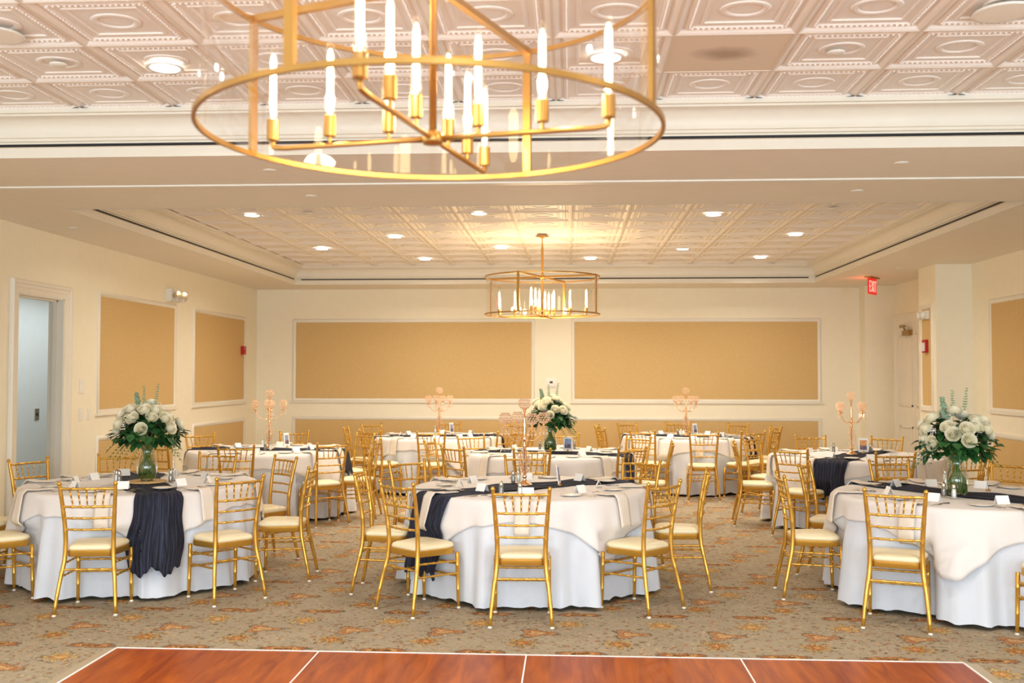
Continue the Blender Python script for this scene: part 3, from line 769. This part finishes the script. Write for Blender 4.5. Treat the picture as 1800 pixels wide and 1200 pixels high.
# ------------------------------------------------------------------ tables with their cloths
ZC = .762
class Cloth:
    def __init__(s, T_, seed, corner):
        s.c = TC[T_]; s.T = T_; rnd = random.Random(seed); s.corner = math.radians(corner)
        s.ph = [(rnd.choice((7,8,9,10,11)), rnd.random()*6.28, .40), (rnd.choice((13,15,17)), rnd.random()*6.28, .40), (rnd.choice((21,24,27)), rnd.random()*6.28, .36), (rnd.choice((37,41)), rnd.random()*6.28, .16)]
        s.ch = [(x, y, a) for (t_, x, y, a, n_) in SEATS if t_ == T_]
    def fold(s, th): return sum(a*math.cos(n*th+p+.5*math.sin(3*th+p)) for n, p, a in s.ph)
    def r(s, th, z):
        t = min(1, max(0, (ZC-z)/ZC)); f = s.fold(th)
        r = RT + .008 + .085*t**.8 + .058*f*min(1, t*2.6)**1.2*(.5+.5*t)
        if z < .56:
            k_ = min(1, (.56-z)/.07)
            ux, uy = math.cos(th), math.sin(th)
            for (x, y, a) in s.ch:
                # distance along the ray until the chair's footprint (inflated) is entered
                fx_, fy_ = math.cos(a), math.sin(a); rx, ry = fy_, -fx_
                ox, oy = s.c[0]-x, s.c[1]-y
                dl = ux*rx+uy*ry; ol = ox*rx+oy*ry; df_ = ux*fx_+uy*fy_; of = ox*fx_+oy*fy_
                # slab test on local box x in [-.235,.235], y in [-.24,.215]
                t0, t1 = 0, 9
                for o_, d_, lo, hi in ((ol, dl, -.235, .235), (of, df_, -.26, .215)):
                    if abs(d_) < 1e-6:
                        if not lo < o_ < hi: t0 = 99
                        continue
                    q0, q1 = sorted(((lo-o_)/d_, (hi-o_)/d_)); t0 = max(t0, q0); t1 = min(t1, q1)
                if t0 < t1 and t0 > .3: r = min(r, r*(1-k_) + t0*k_) if r > t0 else r
        return r
    def drop(s, th):        # how far the square overlay hangs
        q = abs(math.cos(2*(th-s.corner)))
        if math.cos(2*(th-s.corner)*2) < 0 and False: q = 0
        u = (th-s.corner) % (PI/2); u = min(u, PI/2-u)       # 0 at a corner, 45deg at a side middle
        side = 1.085/math.cos(PI/4-u)                          # half-size of the square in this direction
        return min(.44, (side-RT)*.82) + .012*s.fold(th)
    def ro(s, th, z):
        u = (th-s.corner) % (PI/2); u = min(u, PI/2-u)
        t = max(0, ZC-z)
        return s.r(th, z) + .008 + .10*t*math.exp(-(u/.22)**2)
    def P(s, r, th, z): return (s.c[0]+r*math.cos(th), s.c[1]+r*math.sin(th), z)
    def floor_cloth(s):
        N = 240; rows = []
        for r in (.001, .4, .8, .895, .910): rows.append([s.P(r, 2*PI*i/N, ZC) for i in range(N)])
        rows.append([s.P(RT+.004, 2*PI*i/N, ZC-.006) for i in range(N)])
        K = 22
        for j in range(1, K+1):
            row = []
            for i in range(N):
                th = 2*PI*i/N; zb = .022 + .02*abs(s.fold(th+1)); z = ZC-.012 - (ZC-.012-zb)*j/K
                row.append(s.P(s.r(th, z), th, z))
            rows.append(row)
        return MB().grid(rows, closed=True)
    def overlay(s):
        N = 240; rows = []; e = .005
        for r in (.001, .4, .8, .897, .913): rows.append([s.P(r, 2*PI*i/N, ZC+e) for i in range(N)])
        rows.append([s.P(RT+.012, 2*PI*i/N, ZC-.004) for i in range(N)])
        K = 12
        for j in range(1, K+1):
            row = []
            for i in range(N):
                th = 2*PI*i/N; z = ZC-.012 - (s.drop(th)-.012)*j/K
                row.append(s.P(s.ro(th, z), th, z))
            rows.append(row)
        return MB().grid(rows, closed=True)
    def drape(s, ang, w_, q, lift, R=RT+.004):
        """point on a strip running outward in direction ang, lateral offset w_, path length q from the table centre"""
        s0 = math.sqrt(max(.01, R*R-w_*w_)); ca, sa = math.cos(ang), math.sin(ang)
        if q <= s0-.005: return (s.c[0]+q*ca-w_*sa, s.c[1]+q*sa+w_*ca, ZC+.005+lift)
        d_ = q-s0; z = ZC+.004+lift-d_; th = ang+math.asin(max(-1, min(1, w_/R)))
        k_ = min(1, max(0, d_+.005)/.04)
        r = R + (s.ro(th, z)-R)*k_ + lift*(.4+.6*k_)
        return s.P(r, th, z)
def uvgrid(o, m_, n_):
    uv = o.data.uv_layers.new(name='UVMap')
    for l in o.data.loops:
        i, j = divmod(l.vertex_index, n_); uv.data[l.index].uv = (j/(n_-1), i*.03)
def solid(o, t):
    md = o.modifiers.new('thickness', 'SOLIDIFY'); md.thickness = t; md.offset = -1; return o

CORN = {'T1':-60,'T2':-49,'T3':-115,'T4':-30,'T5':-75,'T6':-50,'T7':-63,'T8':-40}
RUN = {'T1':(-60,.57,.20),'T2':(-141,.60,.25),'T3':(None,),'T4':(178,.42,.30),'T5':(-18,.50,.3),'T6':(-122,.40,.3),'T7':(189,.48,.3),'T8':(-22,.42,.3)}
CL = {}
table_top = None
for n_, T_ in enumerate(TN):
    cl = Cloth(T_, 11+n_*5, CORN[T_]); CL[T_] = cl; nm = TN[T_]
    t = thing('banquet_table', 'round banquet table hidden under the floor-length cloth, %s' % nm, 'table', (*TC[T_], 0), 0)
    if table_top is None:
        MB().lathe([(.902,.725),(.908,.73),(.908,.752),(.902,.757)], 64).build('tabletop', M['wood'], t)
        for a in (45, 135, 225, 315):
            ca, sa = math.cos(math.radians(a)), math.sin(math.radians(a))
            MB().tube([(ca*.60, sa*.60, .725), (ca*.62, sa*.62, 0)], .016, 8).build('leg', M['dark'], t)
        table_top = t
    else:
        for ch in list(table_top.children): dup(ch, t)
    o = cl.floor_cloth().build('tablecloth', M['linen'], None, True)
    tag(o, 'white floor-length cloth falling in folds from the %s round table' % nm, 'tablecloth', 'floor-length cloths on the round tables')
    o = solid(cl.overlay().build('table_overlay', M['linen2'], None, True), .002)
    tag(o, 'square white overlay with hanging corners on the %s round table' % nm, 'table overlay', 'square overlays on the round tables')
    # navy gauze runner
    if T_ == 'T3': ang = math.atan2(*(lambda a, b_: (b_[1]-a[1], b_[0]-a[0]))(at_z(1490, 850, .77), at_z(1790, 884, .77))); h1, h2 = .35, .12
    else: ang, h1, h2 = math.radians(RUN[T_][0]), RUN[T_][1], RUN[T_][2]
    rnd = random.Random(n_); W = .20 if T_ == 'T2' else .172; rows = []; NL = 41
    q0, q1 = -(RT+h2), RT+h1; K = 110
    pa, pb = rnd.random()*6, rnd.random()*6
    for i in range(K+1):
        q = q0+(q1-q0)*i/K; row = []
        cw = W*(1+.10*math.sin(q*7+pa)+.06*math.sin(q*17+pb)); sh = .02*math.sin(q*4+pb)
        if T_ == 'T1' and q < -.1: sh += .05*min(1, (-.1-q)/.5)*1
        for j in range(NL):
            u = j/(NL-1)*2-1; w_ = u*cw+sh; lf = .005+.011*(.5+.5*math.sin(j*1.15+1.3*math.sin(q*5+pa)+pb))*(.6+.4*math.sin(j*.31+q*9)) + .016*min(1, max(0, abs(q)-RT+.01)/.06)
            hang = max(0, abs(q)-RT)
            endj = (.03*math.sin(j*.33+pa)+.012*math.sin(j*1.1+pb)) * (abs(q)-RT > 0)
            qq = abs(q)+endj*min(1, hang/.3)
            p = cl.drape(ang, w_, qq, lf) if q >= 0 else cl.drape(ang+PI, -w_, qq, lf)
            row.append(p)
        rows.append(row)
    o = solid(MB().grid(rows).build('table_runner', M['gauze'], None, True), .0015); uvgrid(o, K+1, NL)
    tag(o, 'navy crinkled gauze runner across the %s round table' % nm, 'table runner', 'navy gauze runners')

# --- place settings
def fork_mesh(L=.19, wd=.012):
    m = MB(); P = []
    zs = [(0,.006,.004),(.03,.0075,.004),(.08,.0045,.005),(.115,.004,.008),(.128,.010,.009),(.145,.012,.006)]
    top = [(w_, y, z) for y, w_, z in zs]
    rows = [[(-w_, y*L/.19, z+.0015), (0, y*L/.19, z+.003), (w_, y*L/.19, z+.0015), (0, y*L/.19, z)] for w_, y, z in top]
    m.grid(rows, closed=True)
    for i in range(4): x = -.0095+i*.0063; m.box(x-.0017, x+.0017, .144*L/.19, .19*L/.19, .004, .0065)
    return m
def knife_mesh(L=.22):
    m = MB(); rows = []
    for y, a, b_, z in ((0,.006,.006,0),(.03,.0075,.0075,0),(.10,.006,.006,.001),(.112,.004,.004,.001),(.12,.004,.011,.001),(.18,.002,.011,.001),(.21,-.002,.009,.001),(.22,-.006,.0065,.001)):
        rows.append([(-a,y,z+.001),(0,y,z+.0035),(b_,y,z+.0015),(0,y,z)])
    return m.grid(rows, closed=True)
def spoon_mesh():
    m = MB(); rows = []
    for y, w_, z in ((0,.006,.001),(.03,.0075,.001),(.09,.004,.004),(.12,.004,.006),(.13,.012,.004),(.145,.018,.001),(.165,.018,.001),(.18,.011,.003),(.186,.003,.005)):
        rows.append([(-w_,y,z+.003),(0,y,z+.001),(w_,y,z+.003),(0,y,z)])
    return m.grid(rows, closed=True)
SETP = {}
def proto(nm, m, mt, cat, sm=True): SETP[nm] = Proto(tag(m.build(nm, mt, None, sm), '', cat))
proto('dinner_fork', fork_mesh(), M['chrome'], 'fork'); proto('salad_fork', fork_mesh(.165), M['chrome'], 'fork')
proto('table_knife', knife_mesh(), M['chrome'], 'knife'); proto('teaspoon', spoon_mesh(), M['chrome'], 'spoon')
proto('bread_plate', MB().lathe([(.001,.003),(.045,.003),(.052,.006),(.078,.013),(.080,.0145),(.078,.0155),(.05,.009),(.001,.006)], 28, cap=False), M['plate'], 'plate')
m = MB(); m.add([(-.045,-.028,0),(.045,-.028,0),(-.045,0,.058),(.045,0,.058),(-.045,.028,0),(.045,.028,0),(-.045,-.026,0),(.045,-.026,0),(-.045,0,.055),(.045,0,.055),(-.045,.026,0),(.045,.026,0)],
          [(0,1,3,2),(2,3,5,4),(7,6,8,9),(9,8,10,11),(0,2,8,6),(2,4,10,8),(3,1,7,9),(5,3,9,11)])
proto('place_card', m, M['card'], 'place card', False)
rnd = random.Random(3)
for T_, x, y, a, cn in SEATS:
    cl = CL[T_]; cx, cy = TC[T_]; phi = math.atan2(y-cy, x-cx); tn = TN[T_]
    # napkin folded in a strip, lying on the edge and hanging down
    rows = []; phi_n = phi + math.radians({('T2','seven'):-9,('T2','five'):13}.get((T_, cn), 0)); W = .046+rnd.random()*.012; lo = -.02+rnd.random()*.04; hang = .24+rnd.random()*.05
    for i in range(27):
        q = RT-.20+(.20+hang)*i/26
        rows.append([cl.drape(phi_n, lo+W*u, q, .0135+.016*(q > RT-.05)*min(1, (q-RT+.05)/.08)) for u in (-1,-.66,-.33,0,.33,.66,1)])
    m = MB().grid(rows)
    o = solid(m.build('napkin', M['napkin'], None, True), .006)
    tag(o, "folded ivory napkin hanging off the %s table at %s o'clock, six nearest the camera" % (tn, cn), 'napkin', 'napkins on the %s table' % tn)
    zt = ZC+.0185
    def put(nm, lat, rad, rz, what):
        ca, sa = math.cos(phi), math.sin(phi)
        lat += rnd.uniform(-.008, .008); rad += rnd.uniform(-.012, .012)
        X = cx+rad*ca-lat*sa; Y = cy+rad*sa+lat*ca
        SETP[nm].get((X, Y, zt if nm in ('x',) else ZC+.0065+ (.014 if ZR(T_, X, Y) else 0)), phi+PI/2+rz+rnd.uniform(-.06,.06),
                     "%s on the %s table at %s o'clock, six nearest the camera" % (what, tn, cn), '%ss on the %s table' % (nm.replace('_', ' ').replace('knife','knive'), tn))
    def ZR(T2, X, Y):
        aa = RA[T2]; dx, dy = X-TC[T2][0], Y-TC[T2][1]; return abs(-dx*math.sin(aa)+dy*math.cos(aa)) < .24
    RA = {k_: (math.radians(RUN[k_][0]) if RUN[k_][0] is not None else math.atan2(*(lambda a_, b_: (b_[1]-a_[1], b_[0]-a_[0]))(at_z(1490, 850, .77), at_z(1790, 884, .77)))) for k_ in RUN}
    put('dinner_fork', -.105, .80, 0, 'silver dinner fork')
    put('salad_fork', -.135, .79, 0, 'small silver salad fork')
    put('table_knife', .105, .81, 0, 'silver table knife')
    put('teaspoon', .135, .79, 0, 'silver teaspoon')
    put('bread_plate', -.20, .66, 0, 'round white bread plate')
    put('place_card', .01, .55, 0, 'white tent place card')

# --- salt and pepper shakers, picture cards
def shaker(cat, fill, nm):
    o = thing(nm, '', cat)
    MB().lathe([(.017,.002),(.0155,.04),(.013,.066)], 12).build('filling', fill, o, True)
    MB().lathe([(.020,0),(.019,.03),(.0155,.07),(.014,.075)], 14, cap=False).build('glass_body', M['vase'], o, True)
    MB().lathe([(.0155,.073),(.016,.082),(.013,.096),(.006,.104),(.001,.106)], 14, cap=False).build('cap', M['chrome'], o, True)
    return Proto(o)
SALT = shaker('salt shaker', M['salt'], 'salt_shaker'); PEP = shaker('pepper shaker', M['pepper'], 'pepper_shaker')
SH = {'T2':[(881,874,0,'right of the candelabra base'),(914,876,1,'farther right of the candelabra base'),(911-0,850,1,'behind the candelabra base'),(902,852,0,'left behind the candelabra base')],
      'T1':[(205,851,1,'left of the vase'),(209.5,852,0,'left of the vase'),(300,850,0,'right of the vase'),(305,848,1,'right of the vase')],
      'T3':[(1659,876,0,'left in front of the vase'),(1677,879,1,'in front of the vase'),(1661,850,1,'left behind the vase')],
      'T4':[(461,784,1,'left of the candelabra'),(466,793,0,'in front of the candelabra'),(475.5,793,1,'right in front of the candelabra')],
      'T5':[(949,792,0,'left of the vase'),(956,792,1,'just left of the vase'),(1010,792,0,'right of the vase')],
      'T6':[(1462,796,1,'left of the candelabra'),(1465.5,797,0,'left of the candelabra'),(1530,797,0,'right of the picture card')],
      'T7':[(765,762,1,'left of the candelabra')],'T8':[(1192,767.5,0,'left of the candelabra'),(1198,768,1,'left of the candelabra'),(1218,766,1,'right of the candelabra')]}
for T_, L in SH.items():
    for px, py, kd, ds in L:
        x, y = at_z(px, py, ZC); nm = 'glass salt shaker' if kd else 'glass pepper shaker'
        (SALT if kd else PEP).get((x, y, ZC+.0155), 0, '%s on the %s table, %s' % (nm, TN[T_], ds))
def pic_card(mt):
    o = thing('picture_card', '', 'picture card')
    R_ = Matrix.Rotation(-.12, 4, 'X')
    MB().box(-.055, .055, -.002, .002, .015, .175, R_).build('card', M['card'], o)
    MB().box(-.038, .038, -.0035, -.002, .04, .15, R_).build('photo', mt, o)
    MB().lathe([(.02,0),(.02,.006),(.008,.014),(.004,.03)], 12).build('holder', M['brass'], o, True)
    return Proto(o)
PCA, PCB = pic_card(M['pic']), pic_card(M['pic2'])
for T_, px, py, rz, P_ in (('T2',984,857,1.42,PCA),('T1',308.5,848,1.93,PCA),('T3',1737,866,1.2,PCB),('T4',505,788,1.25,PCA),('T5',998,796,-.25,PCA),('T6',1518,799,-.1,PCB),('T7',795,765,1.13,PCA),('T8',1223,766.5,.85,PCA)):
    x, y = at_z(px, py, ZC); P_.get((x, y, ZC+.0155), rz, 'white framed picture card in a small stand on the %s table' % TN[T_], 'picture cards on the tables')

# ------------------------------------------------------------------ crystal candelabra
def make_candelabra():
    t = thing('crystal_candelabra', '', 'candelabra')
    MB().lathe([(.001,0),(.062,0),(.064,.006),(.058,.012),(.035,.022),(.018,.036),(.011,.055),(.016,.062),(.020,.07),(.014,.078),(.010,.09)], 24).build('base', M['rose_gold'], t, True)
    m = MB()
    for k_ in range(8):       # twisted cage of crystals
        a0 = k_*PI/4; P = []
        for i in range(11):
            u = i/10; r = .010+.034*math.sin(PI*u)**.8; a = a0+u*1.4*(1 if k_ % 2 else -1); P.append((r*math.cos(a), r*math.sin(a), .088+.20*u))
        m.tube(P, .0016, 5)
    m.build('cage_wires', M['rose_gold'], t)
    m = MB()
    for k_ in range(8):
        a0 = k_*PI/4
        for i in range(1, 10):
            u = i/10; r = .012+.034*math.sin(PI*u)**.8; a = a0+u*1.4*(1 if k_ % 2 else -1); m.octa((r*math.cos(a), r*math.sin(a), .088+.20*u), .0078)
    for i in range(7): m.octa((0, 0, .11+i*.025), .015)
    m.build('crystal_body', M['crystal'], t)
    MB().lathe([(.006,.08),(.008,.285),(.016,.292),(.012,.305),(.019,.315),(.012,.33),(.008,.35),(.016,.36),(.020,.372),(.012,.39),(.009,.44),(.013,.49),(.008,.52),(.007,.585),(.014,.592),(.009,.60),(.018,.612),(.024,.618)], 14).build('stem', M['rose_gold'], t, True)
    def globe(c, parent):
        m = MB(); N = 12
        for j in range(6):
            ph = -1.25+j*.42; r = .047*math.cos(ph); z = .047*math.sin(ph)
            for i in range(N if r > .025 else 7):
                nn = N if r > .025 else 7; a = 2*PI*(i+.5*(j % 2))/nn; m.octa((c[0]+r*math.cos(a), c[1]+r*math.sin(a), c[2]+.047+z), .0085, 1.15)
        o = m.build('crystal_globe', M['crystal'], parent)
        m = MB()
        for j in range(6):
            ph = -1.25+j*.42; r = .0475*math.cos(ph); z = .0475*math.sin(ph); P = [(c[0]+r*math.cos(2*PI*i/12), c[1]+r*math.sin(2*PI*i/12), c[2]+.047+z) for i in range(13)]
            m.tube(P, .0012, 4, cap=False)
        m.build('wire_cage', M['rose_gold'], o); return o
    for k_ in range(4):
        a = math.radians(23)+k_*PI/2; ca, sa = math.cos(a), math.sin(a)
        P = []
        for i in range(11):
            u = i/10; r = .01+.155*u; z = .365-.012*math.sin(PI*u*.8)*2+.10*u**2.5; P.append((r*ca, r*sa, z))
        arm = MB().tube(P, .0042, 6).build('arm', M['rose_gold'], t, True)
        c = (.165*ca, .165*sa, .465)
        cup = MB().lathe([(.004,-.012),(.016,-.004),(.034,0),(.036,.003),(.016,.006),(.008,.012),(.012,.026),(.02,.034)], 14, Matrix.Translation(c)).build('candle_cup', M['rose_gold'], arm, True)
        globe((c[0], c[1], c[2]+.028), t)
        m = MB()
        for j in range(8):
            b_ = 2*PI*j/8; X, Y = c[0]+.034*math.cos(b_), c[1]+.034*math.sin(b_)
            for q in range(3): m.octa((X, Y, c[2]-.006-q*.013), .0042)
            m.octa((X, Y, c[2]-.052), .0062, 2.0)
        for j in range(1, 8):      # bead swag back to the stem
            u = j/8; r = .165*(1-u); z = c[2]-.01-.07*math.sin(PI*u)+(-.05)*u; m.octa((r*ca, r*sa, z), .0045)
        m.build('crystal_drops', M['crystal'], arm)
    globe((0, 0, .612), t)
    return t
CAN = Proto(make_candelabra())
for T_, px, py, ds in (('T2',922,856,'tallest in view, front centre table'),('T4',473,791,'middle left table'),('T6',1497,801,'middle right table'),('T7',772,767,'back left table'),('T8',1206,767.5,'back right table')):
    x, y = at_z(px, py, ZC)
    CAN.get((x, y, ZC+.017), rnd.uniform(-.12, .12) if T_ != 'T2' else 0, 'rose gold five-arm crystal candelabra on the navy runner, ' + ds, 'crystal candelabras on the tables')

# ------------------------------------------------------------------ bouquets in glass vases
def petal(m, Mx, w_, h, curl, cup):
    rows = []
    for i in range(5):
        v = i/4; row = []
        for j in range(5):
            u = j/4*2-1; ww = w_*(.45+.55*math.sin(PI*(.15+.7*v)))*(1-.12*v)
            x = u*ww; y = cup*math.sin(PI/2*min(1, v*1.25))+curl*max(0, v-.7)*3 - .38*u*u*ww; z = h*v*(1-.06*u*u)
            row.append((x, y, z))
        rows.append(row)
    m.grid(rows, M=Mx)
def rose_mesh(R=.045):
    m = MB(); rnd_ = random.Random(5)
    for L, (n_, top, h, curl) in enumerate(((3,.004,.048,0),(4,.009,.049,0),(5,.014,.049,.001),(5,.020,.048,.002),(6,.026,.045,.003),(6,.033,.041,.005),(6,.040,.035,.008),(6,.046,.027,.010))):
        for i in range(n_):
            a = 2*PI*i/n_+L*.7; rad = .004+.0022*L
            m_ = Matrix.Rotation(a, 4, 'Z') @ Matrix.Translation((0, rad, -.020)) @ Matrix.Rotation(rnd_.uniform(-.1,.1), 4, 'Z')
            petal(m, m_, top*.85+.010, h, curl, top-rad)
    m.ball((0, 0, -.004), .014, 10, 6, 1.6)
    return m
ROSE = None
def leaf(m, p, d, up, L, W):
    d = Vector(d).normalized(); up = Vector(up); side = d.cross(up)
    if side.length < 1e-3: side = Vector((1,0,0))
    side.normalize(); n = side.cross(d); p = Vector(p)
    prof = [(0,.05),(.2,.6),(.45,1),(.7,.75),(.88,.35),(1,0)]
    vs = []; fs = []
    for u, w_ in prof:
        c = p+d*L*u - n*L*.22*u*u*.9; vs += [c-side*W*w_*.5+n*W*.15*w_, c, c+side*W*w_*.5+n*W*.15*w_]
    for i in range(5):
        a = i*3; fs += [(a,a+1,a+4,a+3),(a+1,a+2,a+5,a+4)]
    m.add(vs, fs)
def make_bouquet(seed, T_, x, y, z0, tn, H=.30):
    global ROSE
    rnd = random.Random(seed)
    v = thing('glass_vase', 'clear glass vase of green stems and water on the %s table' % tn, 'vase', (x, y, z0), 0, 'flower vases on the tables')
    prof = [(.050,.0),(.058,.004),(.066,.03),(.082,.075),(.086,.105),(.078,.15),(.060,.20),(.050,.235),(.052,.265),(.066,H)]
    MB().lathe(prof, 32, cap=False).build('vase_body', M['vase'], v, True)
    MB().lathe([(.001,0),(.05,0),(.05,.012),(.001,.012)], 24, cap=False).build('vase_foot', M['vase'], v, True)
    b = thing('rose_bouquet', 'bouquet of white roses and dark greenery in the glass vase on the %s table' % tn, 'bouquet', (x, y, z0), 0, 'rose bouquets in vases')
    m = MB()
    for i in range(58):
        a = rnd.random()*6.28; r0 = .074*math.sqrt(rnd.random()); a2 = a+PI+rnd.uniform(-.7,.7); r1 = .036*math.sqrt(rnd.random()); a3 = rnd.random()*6.28
        m.tube([(r0*math.cos(a), r0*math.sin(a), .02), (.92*r0*math.cos(a+.5), .92*r0*math.sin(a+.5), .11), (r1*math.cos(a2), r1*math.sin(a2), .25), (.14*math.cos(a2), .14*math.sin(a2), .42)], [.0034,.0034,.003,.002], 6)
    m.build('stems', M['stem'], b, True)
    # dome of roses
    pts = []; N = 25; CZ = .43
    i = 0; tries = 0
    while len(pts) < N and tries < 4000:
        tries += 1
        th = rnd.random()*6.28; el = rnd.uniform(-.22, 1.45); d = Vector((math.cos(th)*math.cos(el), math.sin(th)*math.cos(el), math.sin(el)))
        rj = rnd.uniform(.86, 1.1); p = Vector((d.x*.235*rj, d.y*.235*rj, CZ+d.z*.20*rj))
        if all((p-q).length > .076 for q, _ in pts): pts.append((p, d))
    for p, d in pts:
        nrm = (d + Vector((0,0,.25))).normalized(); rot = nrm.to_track_quat('Z', 'Y').to_matrix().to_4x4() @ Matrix.Rotation(rnd.random()*6, 4, 'Z')
        if ROSE is None: ROSE = rose_mesh().build('rose', M['rose'], None, True); o = ROSE
        else: o = ROSE.copy(); COL.objects.link(o)
        s_ = rnd.uniform(.95, 1.15); o.parent = b; o.matrix_local = Matrix.Translation(p) @ rot @ Matrix.Scale(s_, 4)
    m = MB(); m2 = MB()
    for i in range(430):
        th = rnd.random()*6.28; el = rnd.uniform(-.75, 1.2); rr = rnd.uniform(.5, 1)
        d = Vector((math.cos(th)*math.cos(el), math.sin(th)*math.cos(el), math.sin(el)))
        lw_ = .27 if d.z < .1 else .205; p = Vector((d.x*lw_*rr, d.y*lw_*rr, .40+d.z*.165*rr)); dd = (Vector((d.x, d.y, d.z*.3-.15))+Vector((rnd.uniform(-.5,.5), rnd.uniform(-.5,.5), rnd.uniform(-.4,.4)))).normalized()
        leaf(m, p, dd, (0,0,1), rnd.uniform(.06,.095), rnd.uniform(.046,.072))
    m.build('leaves', M['leaf'], b, True)
    for i in range(16):           # feathery drooping sprays at the collar
        th = rnd.random()*6.28; d = Vector((math.cos(th), math.sin(th), rnd.uniform(-.35,.15))); p = Vector((0,0,.36))+d*.12
        for q in range(9):
            pp = p+d*(.022*q)-Vector((0,0,.0016*q*q)); sd = d.cross(Vector((0,0,1))).normalized()
            for s in (-1, 1): leaf(m2, pp, d*.6+sd*s+Vector((0,0,-.3)), (0,0,1), .030, .010)
        m2.tube([p+d*(.022*q)-Vector((0,0,.0016*q*q)) for q in range(10)], .001, 4)
    m2.build('fern_sprays', M['leaf2'], b)
    m3 = MB()
    for i in range(9):
        th = rnd.random()*6.28; el = rnd.uniform(.1, 1.4); c = Vector((math.cos(th)*math.cos(el)*.23, math.sin(th)*math.cos(el)*.23, CZ+math.sin(el)*.20))
        for q in range(26): m3.octa(c+Vector([rnd.gauss(0,.018) for _ in range(3)]), rnd.uniform(.0028,.0042), 1)
    m3.build('babys_breath', M['breath'], b)
    for (ax, az, L_, up) in ((-.13,.18,.17,0), (.10,.12,.24,0), (-.02,.05,.22,1))[:3]:
        m4 = MB(); p0 = Vector((ax*.6, rnd.uniform(-.05,.05), .55)); d = Vector((ax*1.4, 0, 1)).normalized()
        P = [p0+d*L_*q/12 for q in range(13)]; m4.tube(P, .0016, 4)
        for q in range(2, 13):
            for s in (-1, 1):
                dd = Vector((s, rnd.uniform(-.7,.7), rnd.uniform(0,.6))); leaf(m4, P[q], dd, (rnd.uniform(-.4,.4), -1, rnd.uniform(-.3,.3)), (.040 if ax < -.1 else .026)*(1-.04*q), (.034 if ax < -.1 else .014)*(1-.03*q))
        m4.build('eucalyptus_sprig', M['euc'], b)
    return v, b
for T_, px, py, seed in (('T1',258,851,4),('T3',1682,874,9),('T5',967,796,15)):
    x, y = at_z(px, py, ZC); z0 = ZC+.017
    if T_ == 'T1':
        o = MB().lathe([(.15,0),(.155,.004),(.152,.014),(.001,.014)], 28, cap=False).build('wood_slice', M['wood'], loc=(x, y, z0), smooth=False)
        tag(o, 'pale round wood slice under the vase on the front left table', 'wood slice'); z0 += .014
    make_bouquet(seed, T_, x, y, z0, TN[T_])

# ------------------------------------------------------------------ chandeliers
def make_chandelier():
    t = thing('chandelier', '', 'chandelier')
    R = .70; Z0, Z1 = 2.404, 2.86
    def ring(z, nm, r=.014):
        rows = []
        for dr, dz in ((-.006,-r),(.006,-r),(.006,r),(-.006,r)): rows.append([((R+dr)*math.cos(2*PI*i/72), (R+dr)*math.sin(2*PI*i/72), z+dz) for i in range(72)])
        rows.append(rows[0]); smooth_angle(MB().grid(rows, closed=True).build(nm, M['brass'], t), 50)
    ring(Z0, 'bottom_ring', .008); ring(Z1, 'top_ring', .008)
    for k_ in range(4):
        a = math.radians(-22+90*k_); Mx = Matrix.Rotation(a, 4, 'Z')
        MB().box(R-.010, R+.004, -.015, .015, Z0, Z1+.01, Mx).build('post', M['brass'], t)
        MB().box(.0, R, -.011, .011, Z1-.008, Z1+.014, Mx).build('top_bar', M['brass'], t)
    MB().lathe([(R-.014, Z0+.012), (R-.014, Z1-.012)], 72, cap=False).build('glass_drum', M['glass'], t, True)
    MB().lathe([(.001,2.365),(.03,2.368),(.034,2.38),(.03,2.40),(.012,2.41)], 18).build('hub', M['brass'], t, True)
    MB().lathe([(.0115,2.40),(.0115,2.84),(.03,2.845),(.034,2.88),(.02,2.885),(.0145,2.89),(.0145,3.20),(.009,3.26),(.006,3.32),(.006,3.36)], 14).build('stem', M['brass'], t, True)
    MB().lathe([(.085,HT-.004),(.08,HT-.014),(.02,HT-.022),(.012,HT-.035)], 6).build('canopy', M['brass'], t)
    for k_ in range(4):
        a = math.radians(-12+90*k_); ca, sa = math.cos(a), math.sin(a)
        P = [(0,0,2.385),(.50*ca,.50*sa,2.385),(.535*ca,.535*sa,2.388),(.545*ca,.545*sa,2.398),(.545*ca,.545*sa,2.41)]
        arm = MB().tube(P, .0085, 8).build('arm', M['brass'], t, True)
        for r in (.145, .345, .545):
            Mx = Matrix.Translation((r*ca, r*sa, 0))
            c = MB().lathe([(.006,2.385),(.006,2.412),(.0195,2.414),(.0195,2.478),(.016,2.48)], 14, Mx).build('socket', M['brass'], arm); smooth_angle(c)
            MB().lathe([(.012,2.478),(.0155,2.49),(.0155,2.69),(.011,2.706),(.004,2.714),(.001,2.716)], 14, Mx, cap=False).build('glass_bulb', M['glass'], arm, True)
            MB().lathe([(.003,2.482),(.0075,2.50),(.0098,2.53),(.0098,2.67),(.005,2.69),(.001,2.694)], 10, Mx, cap=False).build('filament', M['bulb'], arm, True)
    return t
CHN = Proto(make_chandelier())
for loc, lb in (((-.42, 3.01, 0), 'large near brass drum chandelier with clear glass and twelve tube bulbs'), ((-.34, 12.14, 0), 'far brass drum chandelier hanging over the middle of the room')):
    o = CHN.get(loc, 0, lb)
    for k_ in range(4):
        a = math.radians(-12+90*k_)
        d = bpy.data.lights.new('bulb_glow', 'POINT'); d.energy = 12.5; d.color = s2l((1, .88, .70)); d.shadow_soft_size = .04
        lo = bpy.data.objects.new('bulb_glow', d); COL.objects.link(lo); lo.parent = o; lo.location = (.345*math.cos(a), .345*math.sin(a), 2.54)
